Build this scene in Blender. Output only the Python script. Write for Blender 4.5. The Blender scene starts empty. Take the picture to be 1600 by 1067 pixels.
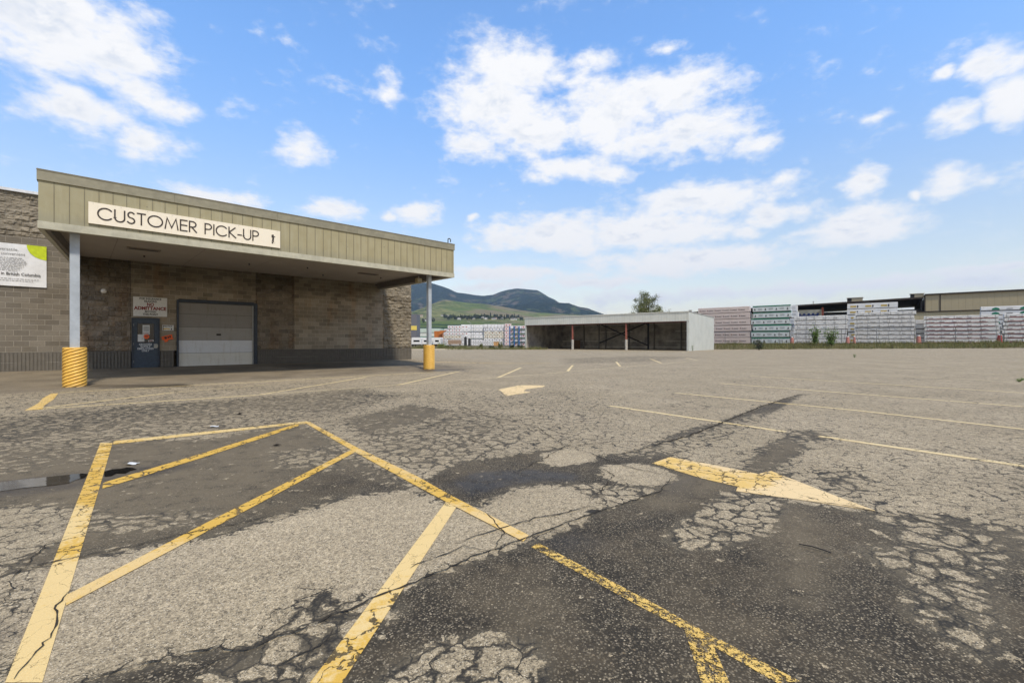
import bpy, bmesh, math, random
import numpy as np
from mathutils import Matrix, Vector
random.seed(7)
SC = bpy.context.scene
COL = SC.collection
R = math.radians

# ------------------------------------------------------------------ camera
cam_d = bpy.data.cameras.new('camera'); cam = bpy.data.objects.new('camera', cam_d); COL.objects.link(cam)
CAM_H = 1.3
cam.location = (0, 0, CAM_H); cam.rotation_euler = (R(90), 0, 0)
cam_d.lens = 16; cam_d.sensor_width = 36; cam_d.clip_end = 20000; cam_d.clip_start = .05
SC.camera = cam
SC.view_settings.view_transform = 'Standard'; SC.view_settings.look = 'None'
SC.view_settings.exposure = 0.3; SC.view_settings.gamma = 1

# ------------------------------------------------------------------ sun + sky
SUN_AZ, SUN_EL = 150.0, 54.0          # azimuth clockwise from +Y (the camera looks along +Y)
sd = Vector((math.sin(R(SUN_AZ))*math.cos(R(SUN_EL)), math.cos(R(SUN_AZ))*math.cos(R(SUN_EL)), math.sin(R(SUN_EL))))
sun_d = bpy.data.lights.new('sun', 'SUN'); sun_d.energy = 3.0; sun_d.angle = R(5); sun_d.color = (1, .90, .765)
sun = bpy.data.objects.new('sun', sun_d); COL.objects.link(sun)
sun.rotation_euler = sd.to_track_quat('Z', 'Y').to_euler(); sun.location = (0, -20, 40)

class NT:
    """small node helper"""
    def __init__(s, tree): s.t = tree; s.n = tree.nodes; s.l = tree.links
    def node(s, ty, **kw):
        n = s.n.new(ty)
        for k, v in kw.items(): setattr(n, k, v)
        return n
    def put(s, sock, v):
        if v is None: return
        if isinstance(v, bpy.types.NodeSocket): s.l.new(v, sock)
        elif isinstance(v, (tuple, list)):
            if len(v) == 3 and sock.type == 'RGBA': v = (*v, 1)
            sock.default_value = v
        else: sock.default_value = v
    def m(s, op, a, b=None, c=None, clamp=False):
        n = s.node('ShaderNodeMath', operation=op); n.use_clamp = clamp
        s.put(n.inputs[0], a); s.put(n.inputs[1], b)
        if c is not None: s.put(n.inputs[2], c)
        return n.outputs[0]
    def vm(s, op, a, b=None, c=None):
        n = s.node('ShaderNodeVectorMath', operation=op)
        s.put(n.inputs[0], a); s.put(n.inputs[1], b)
        if c is not None: s.put(n.inputs[2], c)
        return n.outputs['Value'] if op in ('LENGTH', 'DOT_PRODUCT', 'DISTANCE') else n.outputs[0]
    def noise(s, vec, scale, detail=4, rough=.55, dist=0, color=False):
        n = s.node('ShaderNodeTexNoise'); s.put(n.inputs['Vector'], vec)
        n.inputs['Scale'].default_value = scale; n.inputs['Detail'].default_value = detail
        n.inputs['Roughness'].default_value = rough; n.inputs['Distortion'].default_value = dist
        return n.outputs['Color'] if color else n.outputs[0]
    def vor(s, vec, scale, feature='F1', out='Distance', rnd=1.0):
        n = s.node('ShaderNodeTexVoronoi', feature=feature); s.put(n.inputs['Vector'], vec)
        n.inputs['Scale'].default_value = scale; n.inputs['Randomness'].default_value = rnd
        return n.outputs[out]
    def mix(s, f, a, b, blend='MIX'):
        n = s.node('ShaderNodeMix', data_type='RGBA', blend_type=blend)
        s.put(n.inputs[0], f); s.put(n.inputs[6], a); s.put(n.inputs[7], b)
        return n.outputs[2]
    def mr(s, v, a, b, c=0., d=1., smooth=True):
        n = s.node('ShaderNodeMapRange', interpolation_type='SMOOTHSTEP' if smooth else 'LINEAR')
        s.put(n.inputs[0], v)
        for i, x in enumerate((a, b, c, d)): s.put(n.inputs[i+1], x)
        return n.outputs[0]
    def ramp(s, v, stops, interp='LINEAR'):
        n = s.node('ShaderNodeValToRGB'); n.color_ramp.interpolation = interp
        el = n.color_ramp.elements
        while len(el) < len(stops): el.new(.5)
        for e, (p, c) in zip(el, stops):
            e.position = p; e.color = (c, c, c, 1) if isinstance(c, (int, float)) else (*c, 1)
        s.put(n.inputs[0], v); return n.outputs[0]
    def xyz(s, v):
        n = s.node('ShaderNodeSeparateXYZ'); s.put(n.inputs[0], v); return n.outputs
    def comb(s, x=0., y=0., z=0.):
        n = s.node('ShaderNodeCombineXYZ'); s.put(n.inputs[0], x); s.put(n.inputs[1], y); s.put(n.inputs[2], z); return n.outputs[0]
    def obj(s): return s.node('ShaderNodeTexCoord').outputs['Object']
    def pos(s): return s.node('ShaderNodeNewGeometry').outputs['Position']
    def scale(s, v, k): return s.vm('MULTIPLY', v, k)
    def attr(s, name):
        n = s.node('ShaderNodeAttribute', attribute_name=name); return n.outputs['Fac']
    def bump(s, h, strength=.5, dist=.01, normal=None):
        n = s.node('ShaderNodeBump'); n.inputs['Strength'].default_value = strength; n.inputs['Distance'].default_value = dist
        s.put(n.inputs['Height'], h); s.put(n.inputs['Normal'], normal); return n.outputs[0]

world = bpy.data.worlds.new('World'); SC.world = world; world.use_nodes = True
def build_world():
    t = NT(world.node_tree); t.n.clear()
    sky = t.node('ShaderNodeTexSky', sky_type='NISHITA'); sky.sun_disc = False
    sky.sun_elevation = R(SUN_EL); sky.sun_rotation = R(SUN_AZ); sky.altitude = 400
    sky.air_density = 1.0; sky.dust_density = .6; sky.ozone_density = 1.2
    dirn = t.vm('NORMALIZE', t.node('ShaderNodeTexCoord').outputs['Generated'])
    X, Y, Z = t.xyz(dirn)
    az = t.m('MULTIPLY', t.m('ARCTAN2', X, Y), 180/math.pi)
    el = t.m('MULTIPLY', t.m('ARCSINE', Z), 180/math.pi)
    warp = t.noise(dirn, 9, 3, .6, color=True)
    wx, wy, wz = t.xyz(warp)
    ax = t.m('ADD', az, t.m('MULTIPLY', t.m('SUBTRACT', wx, .5), 5.0))
    ey = t.m('ADD', el, t.m('MULTIPLY', t.m('SUBTRACT', wy, .5), 2.6))
    ae = t.comb(ax, ey, 0.)
    blobs = CLOUDS
    val = None; low = None
    for a, e, w, h, amp in blobs:
        if e < 17: amp *= 1.18; h *= 1.08
        sx, sy = 1/(w*1.18), 1/(h*1.25)
        v = t.vm('MULTIPLY_ADD', ae, (sx, sy, 0), (-a*sx, -e*sy, 0))
        L = t.vm('LENGTH', v)
        b = t.m('MULTIPLY_ADD', L, -amp*.85, amp)
        val = b if val is None else t.m('MAXIMUM', val, b)
    # scattered cloud behind the camera, unseen, added to neutralise the blue fill light
    back = t.m('SUBTRACT', t.noise(t.vm('MULTIPLY', dirn, (1, 1, 2.2)), 2.4, 4, .5), .33)
    back = t.m('MULTIPLY', t.m('MULTIPLY', back, 3.0), t.mr(Y, .35, -.05))
    val = t.m('MAXIMUM', val, back)
    sq = t.vm('MULTIPLY', dirn, (1, 1, 1.9))
    n1 = t.noise(sq, 13, 9, .58, .1)
    n2 = t.noise(sq, 38, 7, .62)
    d = t.m('ADD', val, t.m('MULTIPLY', t.m('SUBTRACT', n1, .5), 1.45))
    d = t.m('ADD', d, t.m('MULTIPLY', t.m('SUBTRACT', n2, .5), .75))
    mask = t.mr(d, .05, .74)
    # thin veil near the horizon and faint wisps
    wisp = t.mr(t.noise(t.vm('MULTIPLY', dirn, (1, 1, 6)), 7, 7, .6), .52, .78, 0, .32)
    wisp = t.m('MULTIPLY', wisp, t.mr(el, 20, 6))
    mask = t.m('MAXIMUM', mask, wisp)
    core = t.mr(d, .5, 1.25)
    up = t.noise(t.vm('ADD', sq, (0, 0, .035)), 13, 5, .6, .3)
    dn = t.noise(t.vm('ADD', sq, (0, 0, -.012)), 13, 5, .6, .3)
    shade = t.mr(t.m('ADD', t.m('SUBTRACT', up, dn), t.m('MULTIPLY', t.m('SUBTRACT', t.noise(sq, 6.5, 5, .55), .5), .5)), -.06, .16)
    under = t.m('MULTIPLY', t.m('MULTIPLY', core, shade), .95)
    ccol = t.mix(under, (8.3, 8.3, 8.4), (5.9, 6.4, 7.3))
    ccol = t.mix(t.mr(el, 8, 3), ccol, (7.9, 8.1, 8.5)); ccol = t.mix(t.mr(Y, .2, -.1), ccol, (5.2, 4.9, 4.5))
    tint = t.mix(t.mr(el, 2, 34), SKY_LO, SKY_HI)
    skyc = t.mix(1., sky.outputs[0], tint, 'MULTIPLY')
    colr = t.mix(mask, skyc, ccol)
    bg = t.node('ShaderNodeBackground'); t.put(bg.inputs[0], colr); bg.inputs[1].default_value = .1
    out = t.node('ShaderNodeOutputWorld'); t.l.new(bg.outputs[0], out.inputs[0])
SKY_LO, SKY_HI = (2.1, 1.64, 1.28), (1.72, 2.25, 2.65)
CLOUDS = [(0.0, 30.8, 6.4, 3.1, 1), (-1.2, 27.4, 7.1, 3.5, 1), (-5.0, 23.2, 4.0, 1.6, 0.8), (2.4, 24.8, 7.6, 3.2, 1), (12.7, 25.9, 8.5, 3.9, 1.1), (19.0, 27.0, 7.5, 2.9, 1), (21.8, 23.2, 7.8, 2.7, 1), (28.1, 20.9, 3.0, 1.6, 0.85), (10.4, 31.2, 4.5, 1.4, 0.75), (18.8, 31.4, 2.9, 0.7, 0.6), (24.9, 26.9, 3.2, 0.8, 0.65), (7.2, 20.7, 6.3, 1.5, 0.95), (12.7, 19.9, 3.4, 1.1, 0.75), (15.7, 23.0, 6.7, 2.5, 0.9), (8.0, 29.9, 3.2, 1.8, 0.5), (-15.3, 28.2, 2.2, 1.6, 0.7), (-24.6, 21.2, 3.0, 2.0, 0.8), (-46.1, 26.1, 5.8, 4.0, 1.2), (-41.1, 25.9, 5.1, 3.7, 1.1), (-39.0, 22.8, 3.4, 2.1, 0.9), (-38.5, 18.9, 3.4, 1.7, 0.9), (-33.5, 15.0, 5.1, 0.9, 0.75), (-21.1, 15.2, 3.2, 1.1, 0.85), (-11.5, 15.4, 3.1, 1.2, 0.85), (-15.7, 15.0, 1.3, 0.5, 0.6), (30.6, 17.1, 1.7, 0.8, 0.8), (37.5, 15.5, 2.2, 1.3, 0.9), (43.9, 14.3, 2.3, 1.3, 0.9), (41.3, 13.7, 0.7, 0.5, 0.7), (37.2, 11.6, 4.7, 1.7, 0.9), (22.9, 16.0, 8.5, 1.9, 0.95), (29.4, 13.7, 3.9, 1.2, 0.8), (5.6, 13.3, 9.3, 2.2, 1), (15.7, 13.2, 11.8, 1.8, 1), (21.5, 9.5, 12.1, 1.6, 0.95), (26.9, 12.3, 2.2, 1.0, 0.75), (47.5, 22.4, 2.2, 1.3, 0.95), (48.0, 19.8, 1.8, 2.4, 0.9), (44.1, 19.4, 2.0, 1.2, 0.75), (43.7, 23.2, 0.8, 0.5, 0.8), (38.7, 21.2, 1.5, 0.5, 0.55), (0.0, 8.3, 11.9, 0.9, 0.8), (9.6, 7.4, 7.8, 0.7, 0.65), (37.7, 5.8, 10.2, 0.7, 0.75), (46.1, 5.3, 4.7, 0.6, 0.8), (26.2, 5.4, 14.8, 0.7, 0.65), (46.9, 6.2, 3.4, 0.4, 0.65), (-4.8, 14.8, 0.8, 0.5, 0.7), (15.7, 5.5, 10.4, 0.8, 0.6), (-1.6, 6.5, 7.2, 1.0, 0.6), (34.0, 11.4, 3.3, 0.6, 0.5), (-43.7, 20.0, 3.8, 2.6, 0.75)]
build_world()

# ------------------------------------------------------------------ general helpers
def mat(name, fn, blend=False):
    m = bpy.data.materials.new(name); m.use_nodes = True
    t = NT(m.node_tree); t.n.clear()
    p = t.node('ShaderNodeBsdfPrincipled'); o = t.node('ShaderNodeOutputMaterial')
    t.l.new(p.outputs[0], o.inputs[0])
    p.inputs['Roughness'].default_value = .75
    fn(t, p, o)
    return m
def flat(name, col, rough=.7, metal=0., var=.12, vs=6., bump=0.):
    """single colour with gentle wear so that nothing is perfectly uniform"""
    def f(t, p, o):
        v = t.noise(t.obj(), vs, 6, .65)
        c = t.mix(t.mr(v, .3, .7), tuple(x*(1-var) for x in col), tuple(min(1, x*(1+var)) for x in col))
        t.put(p.inputs['Base Color'], c); t.put(p.inputs['Roughness'], rough); t.put(p.inputs['Metallic'], metal)
        if bump: t.put(p.inputs['Normal'], t.bump(v, bump, .02))
    return mat(name, f)

class MB:
    """collects faces and links them as one mesh object"""
    def __init__(s): s.v = []; s.f = []; s.mi = []; s.smooth = []
    def add(s, vs, fs, mi=0, smooth=False):
        b = len(s.v); s.v += [tuple(v) for v in vs]
        for f in fs: s.f.append([b+i for i in f]); s.mi.append(mi); s.smooth.append(smooth)
        return s
    def box(s, x0, x1, y0, y1, z0, z1, mi=0, M=None, dx=0., dxl=0.):
        # dx skews the far side along x, dxl only its left edge
        vs = [(x+(dx if y == y1 else 0)+(dxl if y == y1 and x == x0 else 0), y, z) for z in (z0, z1) for y in (y0, y1) for x in (x0, x1)]
        if M is not None: vs = [M @ Vector(v) for v in vs]
        return s.add(vs, [(0, 2, 3, 1), (4, 5, 7, 6), (0, 1, 5, 4), (2, 6, 7, 3), (0, 4, 6, 2), (1, 3, 7, 5)], mi)
    def tube(s, a, b, r0, r1=None, n=12, mi=0, cap=True, smooth=True):
        a = Vector(a); b = Vector(b); r1 = r0 if r1 is None else r1
        d = (b-a).normalized(); e = d.orthogonal().normalized(); g = d.cross(e)
        vs = []
        for c, r in ((a, r0), (b, r1)):
            for i in range(n):
                q = 2*math.pi*i/n; vs.append(c+e*math.cos(q)*r+g*math.sin(q)*r)
        s.add(vs, [(i, (i+1) % n, n+(i+1) % n, n+i) for i in range(n)], mi, smooth)
        if cap: s.add(vs, [list(range(n))[::-1], list(range(n, 2*n))], mi)
        return s
    def path(s, pts, r, n=8, mi=0):
        for a, b in zip(pts[:-1], pts[1:]): s.tube(a, b, r, n=n, mi=mi)
        return s
    def prism(s, poly, y0, y1, mi=0):
        """polygon in x,z extruded along y"""
        n = len(poly)
        vs = [(x, y0, z) for x, z in poly]+[(x, y1, z) for x, z in poly]
        s.add(vs, [list(range(n)), list(range(2*n-1, n-1, -1))]+[(i, i+n, (i+1) % n+n, (i+1) % n) for i in range(n)], mi)
        return s
    def mesh(s, name):
        me = bpy.data.meshes.new(name); me.from_pydata(s.v, [], s.f); me.update()
        me.polygons.foreach_set('material_index', s.mi); me.polygons.foreach_set('use_smooth', s.smooth)
        return me
    def build(s, name, mats, parent=None, normals=True):
        me = s.mesh(name)
        if normals:
            bm = bmesh.new(); bm.from_mesh(me); bmesh.ops.recalc_face_normals(bm, faces=bm.faces); bm.to_mesh(me); bm.free()
        return link(name, me, mats, parent)
def link(name, me, mats, parent=None):
    for m in (mats if isinstance(mats, (list, tuple)) else [mats]): me.materials.append(m)
    o = bpy.data.objects.new(name, me); COL.objects.link(o)
    if parent is not None: o.parent = parent
    return o
def tag(o, label=None, cat=None, group=None, kind=None):
    if label: o['label'] = label
    if cat: o['category'] = cat
    if group: o['group'] = group
    if kind: o['kind'] = kind
    return o
def empty(name, loc, rz=0., label=None, cat=None, group=None):
    o = bpy.data.objects.new(name, None); COL.objects.link(o); o.location = loc; o.rotation_euler = (0, 0, rz)
    o.empty_display_size = .3
    return tag(o, label, cat, group)
def copy_tree(o, parent=None):
    c = o.copy(); COL.objects.link(c)
    if parent is not None: c.parent = parent
    for ch in list(o.children): copy_tree(ch, c)
    return c

# ------------------------------------------------------------------ the lie of the land
F, CX, CY = 711.11, 800., 533.5          # focal length and principal point in photo pixels
U = Vector((.7234, .6904)); V = Vector((-.6904, .7234))       # along / into the store front
O1 = np.array((39.4, 80.)); WD = np.array((.7632, -.6462)); ND = np.array((-.6462, -.7632))   # line of the timber yard on the right
def sstep(a, b, x):
    t = np.clip((x-a)/(b-a), 0, 1); return t*t*(3-2*t)
def gz(x, y):
    x = np.asarray(x, float); y = np.asarray(y, float)
    dx, dy = x-O1[0], y-O1[1]
    d = dx*ND[0]+dy*ND[1]; t = dx*WD[0]+dy*WD[1]
    ze = np.clip(.0166*t, 0, 1.3)*sstep(60, 10, d)
    zb = .85+.008*np.clip(t, 0, 60)
    z = ze+(zb-ze)*sstep(9.5, 2, d)*sstep(-45, -25, t)
    s = x*U[0]+y*U[1]; D = x*V[0]+y*V[1]
    z = z+.19*sstep(18.5, 24.9, D)*sstep(24, 15.5, s)*sstep(60, 40, D)
    return z
def P(px, py):
    """ground point under a measured point of the survey photo"""
    r = (px-CX)/F; z = 0.
    for _ in range(25):
        y = F*(CAM_H-z)/(py-CY); z = .5*z+.5*float(gz(r*y, y))
    return (r*y, y)
def L1(px, off=0.):
    """distance along the yard line, shifted off metres towards the camera"""
    r = (px-CX)/F; ox, oy = O1[0]+ND[0]*off, O1[1]+ND[1]*off
    return (r*oy-ox)/(WD[0]-r*WD[1])
def Lp(t, off=0.): return (O1[0]+WD[0]*t+ND[0]*off, O1[1]+WD[1]*t+ND[1]*off)

def sdf(poly, x, y):
    """signed distance, positive inside"""
    p = np.array(poly); n = len(p); best = np.full(x.shape, 1e9); inside = np.zeros(x.shape, bool)
    for i in range(n):
        a, b = p[i], p[(i+1) % n]; e = b-a
        wx, wy = x-a[0], y-a[1]
        h = np.clip((wx*e[0]+wy*e[1])/(e@e+1e-12), 0, 1)
        best = np.minimum(best, np.hypot(wx-e[0]*h, wy-e[1]*h))
        c = ((a[1] > y) != (b[1] > y))
        with np.errstate(divide='ignore', invalid='ignore'):
            c &= x < (b[0]-a[0])*(y-a[1])/(b[1]-a[1]+1e-12)+a[0]
        inside ^= c
    return np.where(inside, best, -best)

# state of the asphalt: value 1 = sound pale surface, 0 = stripped to dark aggregate; between = crazed plates
LV = [
 ([(-900,700),(0,640),(350,625),(560,607),(640,618),(560,640),(480,660),(172,692),(0,745),(-900,800)], .55, .5),
 ([(-900,800),(-600,640),(0,612),(300,603),(500,598),(520,604),(250,628),(0,655)], .80, .6),
 ([(-900,900),(0,745),(172,692),(330,686),(452,664),(500,672),(560,715),(640,752),(668,772),(640,792),(560,772),(500,790),(440,808),(330,840),(250,850),(150,868),(60,885),(0,905),(-900,1100)], .24, .25),
 ([(0,690),(150,672),(420,640),(560,640),(500,655),(330,672),(150,690),(0,706)], .66, .3),
 ([(0,705),(150,700),(160,722),(60,735),(0,740)], .5, .2),
 ([(480,658),(560,640),(700,610),(900,610),(1000,650),(950,690),(850,700),(760,712),(640,745),(560,700)], .80, .6),
 ([(560,660),(660,640),(760,640),(800,670),(780,700),(690,730),(640,735),(560,690)], .64, .3),
 ([(540,655),(640,632),(700,640),(650,660),(570,676)], .42, .2),
 ([(-900,820),(0,790),(60,788),(150,795),(140,830),(60,865),(0,890),(-900,1000)], .88, .15),
 ([(150,795),(230,800),(300,790),(345,805),(300,822),(180,835),(140,830)], .64, .12),
 ([(420,705),(520,695),(560,712),(520,735),(430,730)], .62, .12),
 ([(-900,1100),(0,905),(60,890),(150,872),(250,852),(330,843),(440,810),(500,792),(560,775),(640,765),(700,785),(740,792),(800,762),(860,752),(910,764),(938,782),(925,808),(880,828),(825,850),(700,890),(600,930),(560,945),(509,968),(454,990),(400,1012),(340,1015),(250,1034),(120,1067),(-100,1200),(-900,1200)], 1.0, .05),
 ([(-300,960),(0,905),(40,900),(60,960),(20,1060),(-100,1200),(-500,1200)], .9, .12),
 ([(660,752),(720,722),(800,712),(870,700),(940,712),(1000,705),(1050,680),(1120,660),(1200,632),(1255,615),(1215,640),(1110,682),(1050,712),(1130,735),(1240,740),(1200,762),(1110,770),(1000,790),(938,782),(925,765),(850,755),(800,762),(740,790),(690,782)], .14, .10),
 ([(845,708),(890,700),(935,706),(928,722),(870,730),(840,722)], 1., .04),
 ([(935,728),(990,722),(1040,732),(1062,746),(1040,760),(980,758),(940,748)], 1., .04),
 ([(970,712),(1080,676),(1200,640),(1180,668),(1100,700),(1020,716)], .72, .2),
 ([(880,752),(960,760),(1040,762),(1020,782),(940,815),(930,790),(935,775)], .72, .08),
 ([(825,850),(880,830),(938,800),(1000,782),(1060,752),(1120,768),(1180,770),(1240,785),(1340,800),(1500,812),(1600,860),(2600,1000),(2600,1500),(-100,1500),(130,1067),(250,1036),(340,1017),(400,1013),(454,991),(509,969),(600,932),(700,891)], .11, .11),
 ([(1340,800),(1450,806),(1620,830),(2200,900),(2300,1100),(1600,880),(1460,835),(1330,820)], .45, .25),
 ([(590,1130),(585,1050),(680,1000),(760,985),(850,1000),(862,1040),(850,1130)], .74, .07),
 ([(470,925),(600,930),(650,950),(560,1000),(500,1067),(420,1100),(250,1100),(330,1040),(400,1020)], .68, .10),
 ([(1030,842),(1060,812),(1100,790),(1135,768),(1160,768),(1235,786),(1222,820),(1180,845),(1130,860),(1060,862)], .71, .08),
 ([(1340,798),(1440,806),(1500,822),(1570,858),(1585,900),(1560,920),(1580,980),(1572,1045),(1530,1040),(1450,990),(1398,955),(1405,905),(1345,870),(1330,850),(1400,845),(1380,815)], .64, .12),
 ([(1155,742),(1180,702),(1230,682),(1262,700),(1230,722),(1205,745)], .34, .12),
 ([(1225,672),(1300,672),(1290,690),(1240,690)], .5, .2),
 ([(1270,740),(1340,728),(1380,775),(1330,782),(1290,765)], .62, .25),
 ([(1560,715),(1640,730),(1700,800),(1600,800),(1560,770)], .7, .3),
 ([(430,570),(590,566),(600,571),(460,577)], .15, .3),
 ([(120,602),(290,599),(300,604),(130,607)], .25, .2),
 ([(640,566),(700,572),(730,578),(660,580)], .35, .3),
 ([(880,560),(1000,556),(1100,558),(1000,566),(880,568)], .72, .8),
]
SAND = [
 ([(1230,770),(1270,800),(1310,900),(1280,960),(1210,930),(1200,850)], .7, .2),
 ([(1020,745),(1090,735),(1150,760),(1080,795),(1000,800)], .6, .15),
 ([(1010,700),(1080,690),(1100,672),(1050,708)], .9, .1),
 ([(500,640),(760,630),(860,680),(640,740),(480,720)], .6, .4),
 ([(-900,860),(0,690),(300,640),(560,600),(560,650),(500,700),(440,790),(200,850),(0,880)], .85, .5),
 ([(1560,740),(1700,760),(1800,900),(1580,860)], .8, .2),
 ([(1230,685),(1255,700),(1200,735),(1165,735)], .6, .15),
 ([(760,930),(860,900),(900,980),(800,1000)], .45, .15),
 ([(1300,735),(1370,740),(1330,780)], .5, .2),
]
WET = [
 ([(700,757),(740,737),(830,733),(905,740),(900,752),(850,752),(800,758),(740,775)], .9, .08),
 ([(830,845),(900,828),(950,850),(880,870)], .6, .12),
 ([(1040,750),(1090,745),(1070,775),(1040,772)], .45, .12),
 ([(-200,775),(0,752),(110,740),(215,728),(300,722),(310,728),(220,748),(60,772),(-200,800)], .8, .12),
 ([(-60,978),(0,965),(40,975),(10,1010),(-60,1030)], .8, .06),
 ([(430,571),(590,567),(595,571),(460,577)], .8, .25),
 ([(130,602),(290,599.5),(292,603),(140,606)], .7, .15),
 ([(655,577),(690,577),(740,580),(660,582)], .8, .15),
]
def store_axes(x, y):  # position along and into the store front
    s = x*U[0]+y*U[1]; D = x*V[0]+y*V[1]
    return s, D
_cache = {}
def prep(name, lst):
    if name not in _cache: _cache[name] = [([P(px, py) for px, py in pl], v, sf) for pl, v, sf in lst]
    return _cache[name]
def field(name, lst, base, x, y):
    out = np.full(x.shape, base)
    for pl, v, sf in prep(name, lst):
        a = np.array(pl); lo = a.min(0)-sf*2; hi = a.max(0)+sf*2
        m = (x > lo[0]) & (x < hi[0]) & (y > lo[1]) & (y < hi[1])
        if not m.any(): continue
        k = sstep(-sf, sf, sdf(pl, x[m], y[m]))
        out[m] = out[m]*(1-k)+v*k
    return out
def fields(x, y):
    Lf = field('L', LV, .93, x, y); Sf = field('S', SAND, 0., x, y); Wf = field('W', WET, 0., x, y)
    s, D = store_axes(x, y)
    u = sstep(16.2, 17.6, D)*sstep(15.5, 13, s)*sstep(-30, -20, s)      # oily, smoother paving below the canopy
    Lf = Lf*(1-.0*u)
    dx, dy = x-O1[0], y-O1[1]; d = dx*ND[0]+dy*ND[1]; t = dx*WD[0]+dy*WD[1]
    veg = sstep(9.8, 9.0, d)*sstep(-16, -12, t)
    veg = np.maximum(veg, sstep(72, 73, y)*sstep(3, 0, x))
    veg = np.maximum(veg, sstep(96, 100, y)); veg = np.maximum(veg, sstep(-38, -40, x))
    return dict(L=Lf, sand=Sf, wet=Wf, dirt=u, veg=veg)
def set_fields(me):
    n = len(me.vertices); co = np.empty(n*3); me.vertices.foreach_get('co', co); co = co.reshape(-1, 3)
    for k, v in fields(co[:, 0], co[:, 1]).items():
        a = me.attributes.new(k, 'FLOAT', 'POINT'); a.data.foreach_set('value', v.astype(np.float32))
# ------------------------------------------------------------------ asphalt materials
def plates(t):
    """shared crack pattern in world coordinates: returns light mask, edge distance, w"""
    p = t.vm('MULTIPLY', t.pos(), (1, 1, 0))
    nw = t.noise(p, 2.2, 5, .65, color=True)
    pw = t.vm('ADD', p, t.vm('MULTIPLY', t.vm('SUBTRACT', nw, (.5, .5, .5)), (.46, .46, 0)))
    nw2 = t.noise(p, 22, 4, .6, color=True)
    pw = t.vm('ADD', pw, t.vm('MULTIPLY', t.vm('SUBTRACT', nw2, (.5, .5, .5)), (.055, .055, 0)))
    e = t.vor(pw, 6.2, 'DISTANCE_TO_EDGE'); e3 = t.vor(t.vm('ADD', pw, (3.3, 1.7, 0)), 12.5, 'DISTANCE_TO_EDGE')
    Lf = t.attr('L')
    Ln = t.m('ADD', Lf, t.m('MULTIPLY', t.m('SUBTRACT', t.noise(p, 4.5, 7, .68), .5), t.mr(Lf, .985, .86, .0, .33)))
    w = t.ramp(Ln, [(0., .75), (.22, .52), (.40, .30), (.58, .14), (.70, .058), (.82, .022), (.92, .008), (.975, 0.)])
    wn = t.m('MULTIPLY', w, t.mr(t.noise(p, 15, 4, .65), .28, .72, .25, 1.75))
    light = t.mr(t.m('SUBTRACT', e, wn), -.008, .028)
    w3 = t.m('MULTIPLY', t.mr(Ln, .88, .6, 0., .030), t.mr(t.noise(p, 3.1, 3, .6), .42, .60))
    light = t.m('MULTIPLY', light, t.mr(t.m('SUBTRACT', e3, w3), -.004, .02, .25, 1.))
    light = t.m('MAXIMUM', light, t.mr(Ln, .955, .98))
    # second, coarser network of thin cracks on tired but unbroken surface
    pc = t.vm('ADD', p, t.vm('MULTIPLY', t.vm('SUBTRACT', t.noise(p, 1.1, 6, .7, color=True), (.5, .5, .5)), (1.1, 1.1, 0)))
    e2 = t.vor(pc, .95, 'DISTANCE_TO_EDGE')
    wc = t.m('MULTIPLY', t.mr(Ln, .99, .90), t.mr(t.noise(p, .35, 3, .5), .44, .64, 0, .010))
    c2 = t.m('MAXIMUM', t.mr(t.m('SUBTRACT', e2, wc), -.002, .004), t.mr(wc, .002, .0005))
    return p, light, c2, Ln, e
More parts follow.
